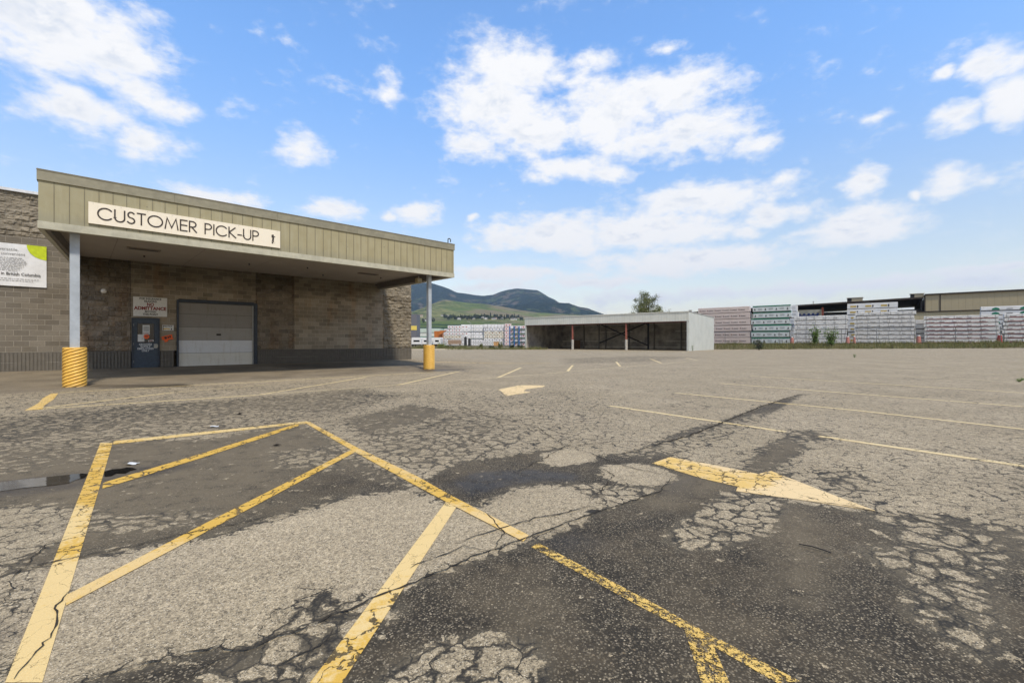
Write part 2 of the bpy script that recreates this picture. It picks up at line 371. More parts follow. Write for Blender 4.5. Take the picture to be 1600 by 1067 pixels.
def asphalt(t, p, o):
    q, light, c2, Ln, e = plates(t)
    light = t.m('MULTIPLY', light, t.m('MULTIPLY_ADD', c2, .75, .25))
    # binder and chippings
    gA = t.noise(q, 190, 3, .75); gB = t.noise(q, 55, 4, .7); big = t.noise(q, .5, 5, .6); mid = t.noise(q, 3.0, 5, .65)
    cell = t.vor(q, 120, 'F1', 'Color'); cd = t.vor(q, 120, 'F1')
    cr, cg, cb = t.xyz(cell)
    cell2 = t.vor(q, 62, 'F1', 'Color'); cd2 = t.vor(q, 62, 'F1'); dr, dg, db = t.xyz(cell2)
    g = t.m('ADD', t.m('MULTIPLY', gA, .6), t.m('MULTIPLY', gB, .4))
    lc = t.ramp(g, [(.32, (.145, .121, .086)), (.45, (.300, .252, .182)), (.56, (.415, .355, .262)), (.70, (.58, .50, .39))])
    chip = t.m('ADD', t.m('MULTIPLY', cg, .62), t.m('MULTIPLY', dg, .38))
    lc = t.mix(1., lc, t.ramp(chip, [(.08, .42), (.35, .86), (.6, 1.06), (.92, 1.5)]), 'MULTIPLY')
    mot = t.m('ADD', t.m('MULTIPLY', t.noise(q, 13, 4, .7), .6), t.m('MULTIPLY', t.noise(q, 1.1, 4, .6), .4))
    lc = t.mix(1., lc, t.ramp(mot, [(.36, .80), (.5, 1.), (.64, 1.16)]), 'MULTIPLY')
    lc = t.mix(t.m('MULTIPLY', t.m('GREATER_THAN', cr, .80), t.mr(cd, .55, .2)), lc, (.66, .59, .48))
    lc = t.mix(t.m('MULTIPLY', t.m('LESS_THAN', cr, .14), t.mr(cd, .55, .2)), lc, (.06, .057, .052))
    lc = t.mix(t.mr(big, .35, .65, .0, .45), lc, t.mix(1., lc, (.76, .75, .70), 'MULTIPLY'))
    lc = t.mix(t.mr(mid, .55, .8, .0, .35), lc, t.mix(1., lc, (.72, .70, .66), 'MULTIPLY'))
    lc = t.mix(t.mr(Ln, .97, .6, 0, .35), lc, t.mix(1., lc, (.84, .83, .79), 'MULTIPLY'))
    dc = t.ramp(g, [(.34, (.015, .013, .010)), (.52, (.048, .041, .030)), (.70, (.13, .11, .082))])
    body = t.ramp(cb, [(0., (.012, .010, .008)), (.40, (.032, .027, .020)), (.66, (.075, .063, .046)), (.86, (.15, .127, .094)), (1., (.28, .245, .19))])
    body = t.mix(t.mr(cd, .35, .75, 0, .8), body, (.014, .012, .009))
    dc = t.mix(.68, dc, body)
    peb = t.m('MULTIPLY', t.m('GREATER_THAN', cr, .82), t.mr(cd, .60, .30))
    pc = t.mix(cg, (.06, .047, .030), (.44, .385, .29))
    dc = t.mix(peb, dc, pc)
    peb2 = t.m('MULTIPLY', t.m('GREATER_THAN', dr, .93), t.mr(t.m('ADD', cd2, t.m('MULTIPLY', t.m('SUBTRACT', gA, .5), .5)), .42, .26))
    dc = t.mix(peb2, dc, t.mix(dg, (.16, .12, .075), (.38, .33, .26)))
    # thinly scuffed areas of the dark surface are paler
    dc = t.mix(t.mr(t.noise(q, 1.5, 6, .7), .40, .66, 0, .8), dc, t.mix(.42, dc, (.185, .150, .102)))
    dc = t.mix(t.mr(t.noise(q, .9, 4, .6), .48, .66, 0, .6), dc, t.mix(1., dc, (.5, .48, .45), 'MULTIPLY'))
    dc = t.mix(t.mr(Ln, .2, .6, 0, .45), dc, (.135, .118, .088))
    sand = t.m('MULTIPLY', t.attr('sand'), t.mr(t.noise(q, 5, 6, .7), .28, .56))
    dc = t.mix(t.m('MULTIPLY', sand, .75), dc, t.mix(gA, (.085, .070, .048), (.21, .172, .118)))
    crackc = (.028, .026, .023)
    # crack lines themselves are darkest
    col = t.mix(light, t.mix(t.m('MULTIPLY', t.mr(e, .05, .0), t.mr(Ln, .35, .6)), dc, crackc), lc)
    col = t.mix(t.m('MULTIPLY', sand, .22), col, (.24, .205, .15))
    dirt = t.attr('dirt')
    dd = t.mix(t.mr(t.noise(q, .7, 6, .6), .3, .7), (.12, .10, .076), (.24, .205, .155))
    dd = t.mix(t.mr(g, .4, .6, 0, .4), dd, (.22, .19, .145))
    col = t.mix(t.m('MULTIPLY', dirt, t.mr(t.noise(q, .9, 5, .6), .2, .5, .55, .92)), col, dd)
    col = t.mix(1., col, (1.02, .99, .90), 'MULTIPLY')
    wet = t.m('MULTIPLY', t.attr('wet'), t.mr(t.noise(q, 6, 5, .6), .3, .55, .5, 1.))
    col = t.mix(t.m('MULTIPLY', wet, .75), col, t.mix(1., col, (.34, .32, .30), 'MULTIPLY'))
    # tyre scuffs, tar specks
    spk = t.m('MULTIPLY', t.m('LESS_THAN', t.vor(q, 1.7, 'F1'), .035), .8)
    col = t.mix(spk, col, (.03, .028, .025))
    # verge and yard
    veg = t.attr('veg')
    n = t.noise(q, .8, 8, .7); n3 = t.noise(q, .05, 5, .6)
    vc = t.ramp(t.m('ADD', t.m('MULTIPLY', n, .6), t.m('MULTIPLY', t.noise(q, 5, 5, .7), .4)), [(.36, (.035, .055, .015)), (.48, (.085, .085, .03)), (.58, (.20, .15, .08))])
    vc = t.mix(t.mr(n3, .45, .6, 0, .5), vc, (.14, .10, .06))
    yy = t.xyz(q)[1]
    fieldc = t.mix(t.mr(t.noise(t.vm('MULTIPLY', q, (.004, .02, 0)), 1., 5, .6), .4, .6), (.045, .075, .022), (.12, .135, .045))
    vc = t.mix(t.mr(yy, 200, 260), vc, fieldc)
    vm_ = t.mr(t.m('ADD', veg, t.m('MULTIPLY', t.m('SUBTRACT', t.noise(q, 1.2, 6, .7), .5), .5)), .45, .55)
    col = t.mix(vm_, col, vc)
    t.put(p.inputs['Base Color'], col)
    t.put(p.inputs['Roughness'], t.m('SUBTRACT', .9, t.m('MULTIPLY', wet, .42)))
    t.put(p.inputs['Specular IOR Level'], .35)
    h = t.m('ADD', t.m('MULTIPLY', light, .9), t.m('ADD', t.m('MULTIPLY', gA, .55), t.m('MULTIPLY', peb, .35)))
    dry = t.m('SUBTRACT', 1., t.m('MULTIPLY', wet, .8))
    t.put(p.inputs['Normal'], t.bump(t.m('MULTIPLY', h, dry), .75, .006))
M_ASPHALT = mat('weathered_asphalt', asphalt)
def paint(base, old, wear, oldamt, fade=0.):
    def f(t, p, o):
        q, light, c2, Ln, e = plates(t)
        g = t.noise(q, 150, 3, .75); n = t.noise(q, 7, 6, .7); n2 = t.noise(q, 38, 4, .7)
        w = t.ramp(Ln, [(0., .030), (.22, .028), (.45, .026), (.70, .017), (.88, .007), (.96, 0.)])
        crack = t.mr(t.m('SUBTRACT', e, t.m('MULTIPLY', w, t.mr(n2, .3, .6, .2, 1.3))), -.006, .012, .12, 1.)
        crack = t.m('MULTIPLY', crack, c2)
        oldm = t.mr(t.m('ADD', t.m('ADD', t.m('MULTIPLY', n, .55), t.m('MULTIPLY', n2, .45)), t.m('MULTIPLY', t.m('SUBTRACT', .95, Ln), .28)), .62-oldamt*.35, .78-oldamt*.35)
        col = t.mix(oldm, base, old)
        col = t.mix(t.mr(g, .62, .42, 0, .22), col, t.mix(1., col, (.55, .50, .42), 'MULTIPLY'))
        col = t.mix(t.mr(t.noise(q, 1.6, 5, .6), .5, .75, 0, .35), col, t.mix(1., col, (.78, .74, .66), 'MULTIPLY'))
        t.put(p.inputs['Base Color'], col); t.put(p.inputs['Roughness'], .7)
        t.put(p.inputs['Normal'], t.bump(g, .4, .004))
        thr = t.m('MULTIPLY_ADD', t.m('SUBTRACT', .95, Ln), .05, .24+wear)
        cover = t.mr(t.m('ADD', t.m('MULTIPLY', n2, .55), t.m('MULTIPLY', g, .45)), thr, t.m('ADD', thr, .05))
        cover = t.m('MULTIPLY', t.m('MULTIPLY', cover, crack), 1.-fade)
        tr = t.node('ShaderNodeBsdfTransparent'); ms = t.node('ShaderNodeMixShader')
        t.put(ms.inputs[0], cover); t.l.new(tr.outputs[0], ms.inputs[1]); t.l.new(p.outputs[0], ms.inputs[2])
        t.l.new(ms.outputs[0], o.inputs[0])
    return mat('road_paint', f)
CREAM = (.74, .55, .24); YEL = (.66, .41, .065)
M_PAINT = paint(CREAM, YEL, .04, .22)
M_PAINT_OLD = paint(YEL, (.74, .50, .13), .182, .0)
M_PAINT_ARROW = paint((.76, .575, .30), (.70, .47, .13), .06, .10)
M_PAINT_MIX = paint((.72, .52, .22), YEL, .06, .42)
M_PAINT_FAR = paint((.72, .57, .30), (.62, .45, .16), .10, .2, .0)
M_PAINT_FAINT = paint((.66, .54, .32), (.58, .44, .20), .15, .2, .12)
def crackf(t, p, o):
    t.put(p.inputs['Base Color'], t.mix(t.noise(t.pos(), 60, 3), (.022, .019, .015), (.065, .056, .044))); p.inputs['Roughness'].default_value = 1
    p.inputs['Specular IOR Level'].default_value = .1
M_CRACK = mat('open_crack', crackf)

# ------------------------------------------------------------------ ground sheet
def axis(a, b, lo, hi, near, k):
    """coordinates: fine between lo and hi, growing outside"""
    r = list(np.arange(lo, hi, near)); s = near; x = hi
    while x < b: r.append(x); x += max(near, k*(x-hi)+near)
    r.append(b); x = lo; l = []
    while x > a: x -= max(near, k*(lo-x)+near); l.append(max(x, a))
    return np.array(l[::-1]+r)
def build_ground():
    xs = axis(-7000, 7000, -6.5, 7.5, .07, .028); ys = axis(-300, 7500, 1.2, 8.0, .07, .026)
    X, Y = np.meshgrid(xs, ys); nx, ny = len(xs), len(ys)
    co = np.stack([X.ravel(), Y.ravel(), gz(X, Y).ravel()], 1)
    i = np.arange((ny-1)*nx).reshape(ny-1, nx)[:, :-1].ravel()
    fc = np.stack([i, i+1, i+nx+1, i+nx], 1)
    me = bpy.data.meshes.new('ground')
    me.vertices.add(len(co)); me.vertices.foreach_set('co', co.ravel())
    me.loops.add(fc.size); me.loops.foreach_set('vertex_index', fc.ravel().astype(np.int32))
    me.polygons.add(len(fc)); me.polygons.foreach_set('loop_start', np.arange(0, fc.size, 4, dtype=np.int32))
    me.update(calc_edges=True); me.validate()
    me.polygons.foreach_set('use_smooth', [True]*len(fc))
    set_fields(me)
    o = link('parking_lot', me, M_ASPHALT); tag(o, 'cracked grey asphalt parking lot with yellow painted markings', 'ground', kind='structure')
    return o
LOT = build_ground()
def quad_strip(name, quads, m, dz=.004, nu=None, label=None):
    """quads: list of four photo points; each is draped on the ground as a fine grid"""
    mb = MB()
    for qd in quads:
        a, b, c, d = [np.array(P(*p)) for p in qd]
        la = max(np.linalg.norm(b-a), np.linalg.norm(c-d)); lb = max(np.linalg.norm(d-a), np.linalg.norm(c-b))
        st = .1 if a[1] < 10 else .35
        n, k = max(1, min(80, int(la/st))), max(1, min(80, int(lb/st)))
        vs = []
        for j in range(k+1):
            for i in range(n+1):
                u, v = i/n, j/k
                p = (a*(1-u)+b*u)*(1-v)+(d*(1-u)+c*u)*v
                vs.append((p[0], p[1], float(gz(p[0], p[1]))+dz))
        mb.add(vs, [(j*(n+1)+i, j*(n+1)+i+1, (j+1)*(n+1)+i+1, (j+1)*(n+1)+i) for j in range(k) for i in range(n)])
    me = mb.mesh(name)
    bm = bmesh.new(); bm.from_mesh(me)
    for f in bm.faces:
        if f.normal.z < 0: f.normal_flip()
    bm.to_mesh(me); bm.free(); set_fields(me)
    o = link(name, me, m, LOT)
    if label: o['label'] = label
    return o
def poly_sheet(name, poly, m, dz=.004, cuts=6, parent=None, label=None):
    bm = bmesh.new(); w = [P(*p) for p in poly]
    f = bm.faces.new([bm.verts.new((x, y, 0)) for x, y in w])
    bmesh.ops.triangulate(bm, faces=[f]); bmesh.ops.subdivide_edges(bm, edges=bm.edges[:], cuts=cuts, use_grid_fill=True)
    bmesh.ops.triangulate(bm, faces=bm.faces[:])
    for v in bm.verts: v.co.z = float(gz(v.co.x, v.co.y))+dz
    for f in bm.faces:
        f.normal_update()
        if f.normal.z < 0: f.normal_flip()
    me = bpy.data.meshes.new(name); bm.to_mesh(me); bm.free(); set_fields(me)
    o = link(name, me, m, parent)
    if label: o['label'] = label
    return o
def line_px(a, b, wid=.10):
    """a line of real width between two photo points"""
    A, B = np.array(P(*a)), np.array(P(*b)); return A, B, wid
def line(name, a, b, m, wid=.10, label=None, dz=.004):
    A, B = np.array(P(*a)), np.array(P(*b)); d = (B-A)/np.linalg.norm(B-A); nn = np.array((-d[1], d[0]))*wid/2
    L = np.linalg.norm(B-A); k = max(2, int(L/.4)); mb = MB(); vs = []
    for j in range(k+1):
        c = A+(B-A)*j/k
        for s in (-1, 1): q = c+nn*s; vs.append((q[0], q[1], float(gz(q[0], q[1]))+dz))
    mb.add(vs, [(2*j, 2*j+1, 2*j+3, 2*j+2) for j in range(k)])
    me = mb.mesh(name); bm = bmesh.new(); bm.from_mesh(me)
    for f in bm.faces:
        if f.normal.z < 0: f.normal_flip()
    bm.to_mesh(me); bm.free(); set_fields(me)
    o = link(name, me, m, LOT)
    if label: o['label'] = label
    return o
N = 'painted_line'
quad_strip(N, [[(8,1067),(66,1067),(176,692),(157,692)]], M_PAINT, label='broad pale yellow stripe on the left of the hatched box')
quad_strip(N, [[(177,689.6),(480,658.2),(484,661),(177,694.4)]], M_PAINT, .005)
quad_strip(N, [[(161,754.5),(320,707.5),(322,713.5),(160,764)],[(320,707.5),(462,662.8),(478,662.2),(322,713.5)]], M_PAINT_MIX, .005)
quad_strip(N, [[(103,931),(320,818.5),(322,831.5),(103,947)],[(320,818.5),(548,703.5),(556,706),(322,831.5)]], M_PAINT_MIX, .005)
quad_strip(N, [[(475,660),(484,659.6),(560,700.6),(551,704.5)],[(551,704.5),(560,700.6),(650,743.7),(642,755)],[(642,755),(650,743.7),(710,777.5),(695,783.5)],[(695,783.5),(710,777.5),(826,836.7),(818,847)]], M_PAINT_MIX, .006)
quad_strip(N, [[(830,855),(842,849),(1025,945),(1000,948)],[(1000,948),(1025,945),(1112,993),(1072,986)],[(1072,986),(1112,993),(1250,1065),(1215,1068)]], M_PAINT_OLD, .004, label='flaking deep yellow stripe on the dark asphalt')
quad_strip(N, [[(1070,987),(1108,994),(1140,1068),(1096,1068)]], M_PAINT_OLD, .005, label='short flaking yellow stub branching off the stripe')
quad_strip(N, [[(697,784),(716,788),(534,1068),(484,1068)]], M_PAINT, .004)
# continuation of the broad stripes beyond the lower frame edge
poly_sheet('painted_arrow', [(1019,724),(1047,714),(1120,727.5),(1185,740.5),(1205,736),(1290,769),(1370,799),(1230,778.5),(1150,767.5),(1153,760.5),(1098,748)], M_PAINT_ARROW, .004, 9, LOT, 'large cracked straight arrow pointing right')
poly_sheet('painted_arrow', [(779,608.7),(811,602),(830,602),(852,602.4),(848,605),(822,608),(818,611),(830,612.8),(790.6,618.9),(783,611.4)], M_PAINT_ARROW, .004, 4, LOT, 'small pale bent arrow pointing left, beyond the canopy post')
poly_sheet(N, [(80,615),(91,614.6),(84,624),(70,633),(66,639.5),(38,641.5),(52,634.5),(60,630),(66,623)], M_PAINT_MIX, .004, 5, LOT, 'short crumbling yellow stripe beside the left post')
for a, b, w, m in [((93,613.7),(400,597),.09,M_PAINT_FAR),((400,597),(715,579.5),.09,M_PAINT_FAR),((66,637.5),(270,613.5),.1,M_PAINT_FAR),((270,613.5),(420,601),.08,M_PAINT_FAINT),
                ((66,639),(400,617.5),.1,M_PAINT_FAR),((400,617.5),(779,590),.08,M_PAINT_FAINT),((779,590),(1074,565),.09,M_PAINT_FAINT),
                ((405,617),(572,589.3),.1,M_PAINT_FAR),((620,602),(718,580.2),.11,M_PAINT_FAR),((778,590),(814,574.5),.12,M_PAINT_FAR),
                ((887,580),(895,570.5),.12,M_PAINT_FAR),((963,565.4),(969,572.3),.12,M_PAINT_FAR),((1017,561),(1033,567.3),.12,M_PAINT_FAR),
                ((1072,559),(1090,563.5),.12,M_PAINT_FAINT),
                ((625,564.7),(860,567.6),.16,M_PAINT_MIX),
                ((952,634),(1228,674.7),.10,M_PAINT_FAR),((1280,681.5),(1600,728.5),.11,M_PAINT_FAR),((1055,614),(1340,641.5),.10,M_PAINT_FAR),((1340,641.5),(1700,682),.10,M_PAINT_FAR),
                ((1125,599),(1600,635.5),.10,M_PAINT_FAR),((1172,587.5),(1600,614),.10,M_PAINT_FAR),((1215,577.5),(1600,597.5),.10,M_PAINT_FAINT),
                ((1270,571.5),(1600,586.5),.10,M_PAINT_FAINT),((1310,566.5),(1600,577.5),.10,M_PAINT_FAINT),((1340,562.5),(1600,571),.10,M_PAINT_FAINT),((1600,728.5),(1900,772),.10,M_PAINT_FAR)]:
    line(N, a, b, m, w)

def crack(pts, w0=.013, seed=0):
    rnd = random.Random(seed); W = [np.array(P(*p)) for p in pts]; c = []
    for a, b in zip(W[:-1], W[1:]):
        L = np.linalg.norm(b-a); k = max(2, int(L/.035)); d = (b-a)/L; nn = np.array((-d[1], d[0]))
        off = 0
        for j in range(k):
            off = off*.7+rnd.gauss(0, .007); c.append(a+(b-a)*j/k+nn*off)
    c.append(W[-1]); vs = []; n = len(c)
    for j in range(n):
        d = c[min(j+1, n-1)]-c[max(j-1, 0)]; d = d/(np.linalg.norm(d)+1e-9); nn = np.array((-d[1], d[0]))
        w = w0*.85*(.35+rnd.random()*1.1)*min(1, .25+4*min(j, n-1-j)/n)
        for s in (-1, 1): q = c[j]+nn*s*w/2; vs.append((q[0], q[1], float(gz(*q))+.0085))
    mb = MB(); mb.add(vs, [(2*j, 2*j+1, 2*j+3, 2*j+2) for j in range(n-1)])
    return mb.build('asphalt_crack', M_CRACK, LOT)
CR = [([(40,1085),(120,1067),(199,1043),(254,1032),(312,1017),(337,1013.6),(366,1019),(400,1011),(454,990),(509,968),(578,939),(625,919),(661,905),(715,883),(763,863),(827,839),(891,814),(945,796),(1003,778),(1032,767),(1054,745)], .014),
 ([(643,890),(661,879),(723,854),(763,861)], .010),([(719,849),(745,838),(777,827),(836,809),(869,805),(920,791),(945,796)], .011),([(775,861),(779,845),(790,834),(770,812),(745,797)], .008),
 ([(22,1063),(40,1039),(69,1010),(76,999),(91,956),(102,930),(116,915)], .008),([(0,948),(18,905),(33,890),(73,880),(145,867),(232,848),(326,828),(400,812),(450,803),(510,785)], .010),
 ([(33,890),(73,850),(110,838)], .008),([(297,1061),(315,1043),(348,1028),(370,1021)], .009),([(975,710),(1080,680),(1125,662),(1190,635),(1250,616)], .03),
 ([(883,698),(920,707),(952,720),(1000,735),(1054,745)], .012),([(800,740),(840,722),(883,698),(905,690)], .012),([(930,775),(960,745),(935,728)], .01),
 ([(0,706),(100,690),(160,690)], .012),([(560,640),(650,655),(740,690),(840,722)], .012),([(700,628),(760,650),(840,668),(883,698)], .012),
 ([(883,698),(960,690),(1060,690)], .012),([(1240,780),(1330,792),(1450,815),(1560,860)], .010),([(430,1040),(500,1010),(520,985)], .008)]
for i, (c, w) in enumerate(CR): crack(c, w, i)

def water(t, p, o):
    t.put(p.inputs['Base Color'], (.012, .012, .012)); t.put(p.inputs['Roughness'], .04)
    t.put(p.inputs['Specular IOR Level'], .6)
    t.put(p.inputs['Normal'], t.bump(t.noise(t.pos(), 9, 2), .04, .01))
M_WATER = mat('puddle_water', water)
pd = poly_sheet('puddle', [(-60,766),(0,754),(38,749),(70,746),(110,741.5),(128,740),(138,741),(132,747),(118,750),(108,755),(80,759),(52,761),(20,765),(0,768),(-60,786)], M_WATER, .0045, 3)
tag(pd, 'narrow rain puddle left of the hatched box', 'puddle', kind='structure')
pd = poly_sheet('puddle', [(163,737),(176,733.5),(190,732.5),(198,730.5),(207,731),(214,733.5),(203,736),(196,740),(182,740),(174,744),(163,745)], M_WATER, .0045, 3)
tag(pd, 'small rain puddle right of the broad yellow stripe', 'puddle', kind='structure')
# ------------------------------------------------------------------ masonry
TH = math.atan2(U.y, U.x)
def store_pt(s, D, z=0.): return (U.x*s+V.x*D, U.y*s+V.y*D, z)
def block(base, mortar, rough_face, name, var=.35, stain=0.):
    def f(t, p, o):
        X, Y, Z = t.xyz(t.obj())
        q = t.comb(t.m('ADD', X, Y), t.m('ADD', Z, -.10), 0.)
        nz = t.noise(t.obj(), 30, 3, .6, color=True)
        qj = t.vm('ADD', q, t.vm('MULTIPLY', t.vm('SUBTRACT', nz, (.5, .5, .5)), (.012, .012, 0)))
        b = t.node('ShaderNodeTexBrick'); t.put(b.inputs['Vector'], qj)
        for k, v in (('Scale', 1.), ('Brick Width', .405), ('Row Height', .203), ('Mortar Size', .0085), ('Mortar Smooth', .25), ('Bias', 0.)): b.inputs[k].default_value = v
        t.put(b.inputs['Color1'], tuple(x*(1-var) for x in base)); t.put(b.inputs['Color2'], tuple(x*(1+var) for x in base)); t.put(b.inputs['Mortar'], mortar)
        fine = t.noise(t.obj(), 26, 8, .75); mid = t.noise(t.obj(), 5, 6, .65); big = t.noise(t.vm('MULTIPLY', t.obj(), (.5, .5, .9)), 1.1, 5, .6)
        c = t.mix(t.mr(fine, .3, .72, .25, .0), b.outputs[0], t.mix(1., b.outputs[0], (.45, .42, .38), 'MULTIPLY'))
        c = t.mix(t.mr(fine, .55, .75, 0, .35), c, t.mix(1., c, (1.5, 1.5, 1.45), 'MULTIPLY'))
        c = t.mix(t.mr(big, .40, .68, 0, .45), c, t.mix(1., c, (.66, .60, .52), 'MULTIPLY'))
        c = t.mix(t.mr(mid, .5, .75, 0, .3), c, t.mix(1., c, (.7, .68, .62), 'MULTIPLY'))
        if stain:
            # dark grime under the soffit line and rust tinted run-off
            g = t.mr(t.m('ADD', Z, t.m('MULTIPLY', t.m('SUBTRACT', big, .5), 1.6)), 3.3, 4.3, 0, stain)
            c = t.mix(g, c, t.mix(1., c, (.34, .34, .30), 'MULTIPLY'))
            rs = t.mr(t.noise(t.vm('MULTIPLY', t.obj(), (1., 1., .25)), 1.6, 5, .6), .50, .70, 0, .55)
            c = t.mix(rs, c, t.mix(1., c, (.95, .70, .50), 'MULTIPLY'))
        # efflorescence
        c = t.mix(t.m('MULTIPLY', t.mr(t.noise(t.obj(), 3.2, 6, .7), .60, .8), t.mr(fine, .5, .7, 0, .5)), c, (.48, .46, .42))
        t.put(p.inputs['Base Color'], c); t.put(p.inputs['Roughness'], .92); t.put(p.inputs['Specular IOR Level'], .2)
        mort = t.m('SUBTRACT', 1., b.outputs['Fac'])
        if rough_face:
            h = t.m('ADD', t.m('MULTIPLY', t.m('ADD', t.m('MULTIPLY', t.noise(t.vm('MULTIPLY', t.obj(), (1, 1, 1.8)), 9, 6, .6), 1.4), t.m('MULTIPLY', fine, .35)), mort), 0.)
            t.put(p.inputs['Normal'], t.bump(h, .9, .02))
        else:
            t.put(p.inputs['Normal'], t.bump(t.m('ADD', mort, t.m('MULTIPLY', fine, .5)), .7, .012))
    return mat(name, f)
BC = (.198, .178, .146)
M_BLOCK = block(BC, (.34, .31, .26), False, 'smooth_block', .2)
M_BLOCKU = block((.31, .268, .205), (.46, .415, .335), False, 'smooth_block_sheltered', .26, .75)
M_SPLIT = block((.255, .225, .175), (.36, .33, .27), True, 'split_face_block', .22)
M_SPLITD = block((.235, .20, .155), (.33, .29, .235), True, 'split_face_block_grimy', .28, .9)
def flute(t, p, o):
    X, Y, Z = t.xyz(t.obj())
    n = t.noise(t.obj(), 5, 6, .65); row = t.m('PINGPONG', t.m('ADD', Z, -.10), .203)
    line_ = t.mr(row, .010, .0)
    c = t.mix(n, (.085, .078, .066), (.18, .163, .135))
    c = t.mix(t.m('MULTIPLY', line_, t.mr(t.noise(t.obj(), 1.1, 4), .45, .6, 0, .7)), c, (.36, .35, .32))
    t.put(p.inputs['Base Color'], c); t.put(p.inputs['Normal'], t.bump(t.noise(t.obj(), 30, 4), .6, .01))
M_FLUTE = mat('fluted_block', flute)
M_CAPW = flat('white_cap_flashing', (.62, .64, .66), .5)
M_BLUE = flat('blue_grey_steel', (.028, .050, .080), .45, 0, .25, 9)
M_BLUED = flat('dark_blue_frame', (.018, .028, .045), .5, 0, .3, 9)
M_GLASSD = flat('dark_glass', (.008, .009, .011), .12)
M_WHITE = flat('white_board', (.66, .66, .63), .5, 0, .08, 14)
M_PAPER = flat('white_paper', (.62, .63, .62), .7)
M_BLACK = flat('black_lettering', (.018, .016, .014), .6)
M_BROWNT = flat('dark_brown_lettering', (.030, .020, .015), .55)
M_RED = flat('red_lettering', (.22, .022, .018), .6)
M_ORANGE = flat('orange_card', (.80, .12, .02), .6)
M_YELPLATE = flat('yellow_print', (.62, .42, .05), .6)
M_BEIGE = flat('switch_plate', (.42, .39, .32), .5)
M_STEEL = flat('galvanised_steel', (.33, .34, .35), .45, .5)

def roller(lo, hi):
    def f(t, p, o):
        X, Y, Z = t.xyz(t.obj())
        n = t.noise(t.vm('MULTIPLY', t.obj(), (1, 1, 3)), 2.2, 6, .65); g = t.noise(t.obj(), 60, 3)
        c = t.mix(n, lo, hi)
        c = t.mix(t.mr(t.noise(t.vm('MULTIPLY', t.obj(), (3, 1, .5)), 2.5, 5, .6), .52, .72, 0, .4), c, t.mix(1., c, (.72, .66, .56), 'MULTIPLY'))
        t.put(p.inputs['Base Color'], c); t.put(p.inputs['Roughness'], .55)
    return mat('door_panel', f)
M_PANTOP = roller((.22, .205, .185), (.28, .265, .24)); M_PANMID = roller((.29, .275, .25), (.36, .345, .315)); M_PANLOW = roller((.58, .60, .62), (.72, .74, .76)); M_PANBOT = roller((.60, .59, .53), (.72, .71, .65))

def vnoise(ny, nx, cell, seed):
    rs = np.random.RandomState(seed); z = np.zeros((ny, nx)); a = 1.
    while cell >= 1.5:
        gy, gx = int(ny/cell)+3, int(nx/cell)+3; g = rs.rand(gy, gx)-.5
        yy = np.arange(ny)/cell; xx = np.arange(nx)/cell; i = yy.astype(int); j = xx.astype(int); fy = (yy-i)[:, None]; fx = (xx-j)[None, :]
        fy = fy*fy*(3-2*fy); fx = fx*fx*(3-2*fx)
        z += a*(g[i][:, j]*(1-fy)*(1-fx)+g[i+1][:, j]*fy*(1-fx)+g[i][:, j+1]*(1-fy)*fx+g[i+1][:, j+1]*fy*fx); a *= .6; cell /= 2
    return z
def split_face(name, s0, s1, z0, z1, m, seed=1, amp=1., label=None):
    # broken-face blocks as real relief
    d = .026; nx = int((s1-s0)/d)+1; nz = int((z1-z0)/d)+1
    xs = np.linspace(s0, s1, nx)-S0; zs = np.linspace(z0, z1, nz); X, Z = np.meshgrid(xs, zs)
    row = np.floor((Z-.10)/.203); fz = ((Z-.10)/.203) % 1; off = (row % 2)*.5; cx = (X/.405+off); col = np.floor(cx); fx = cx % 1
    ez = np.minimum(fz, 1-fz)*.203; ex = np.minimum(fx, 1-fx)*.405; e = np.minimum(ez, ex)
    rs = np.random.RandomState(seed); tab = rs.rand(97, 97); bl = tab[(row.astype(int)) % 97, col.astype(int) % 97]; tl = tab[(row.astype(int)*3+5) % 97, (col.astype(int)*7+1) % 97]
    out = np.clip(e/.045, 0, 1)**.6*(.022+.018*bl)+(vnoise(nz, nx, 7, seed)*.085+(fz-.5)*(tl-.5)*.05)*np.clip(e/.03, 0, 1)*amp
    Yv = .045-np.clip(out, 0, .085)*1.0; Yv[0, :] = Yv[-1, :] = .055; Yv[:, 0] = Yv[:, -1] = .055
    vs = np.stack([X.ravel(), Yv.ravel(), Z.ravel()], 1).tolist()
    mb = MB(); mb.add(vs, [(j*nx+i, j*nx+i+1, (j+1)*nx+i+1, (j+1)*nx+i) for j in range(nz-1) for i in range(nx-1)])
    o = mb.build(name, m, store, normals=False)
    if label: o['label'] = label
    return o
S0, D0 = 6.0, 24.9
store = empty('store_building', store_pt(S0, D0, 0), TH, 'large grey concrete block store building with a fluted base band, behind the canopy', 'building')
def X_(s): return s-S0
ZB, ZT = .0, 6.84
def wallseg(name, s0, s1, z0, z1, m, y=0., depth=.3):
    return MB().box(X_(s0), X_(s1), y, y+depth, z0, z1).build(name, m, store)
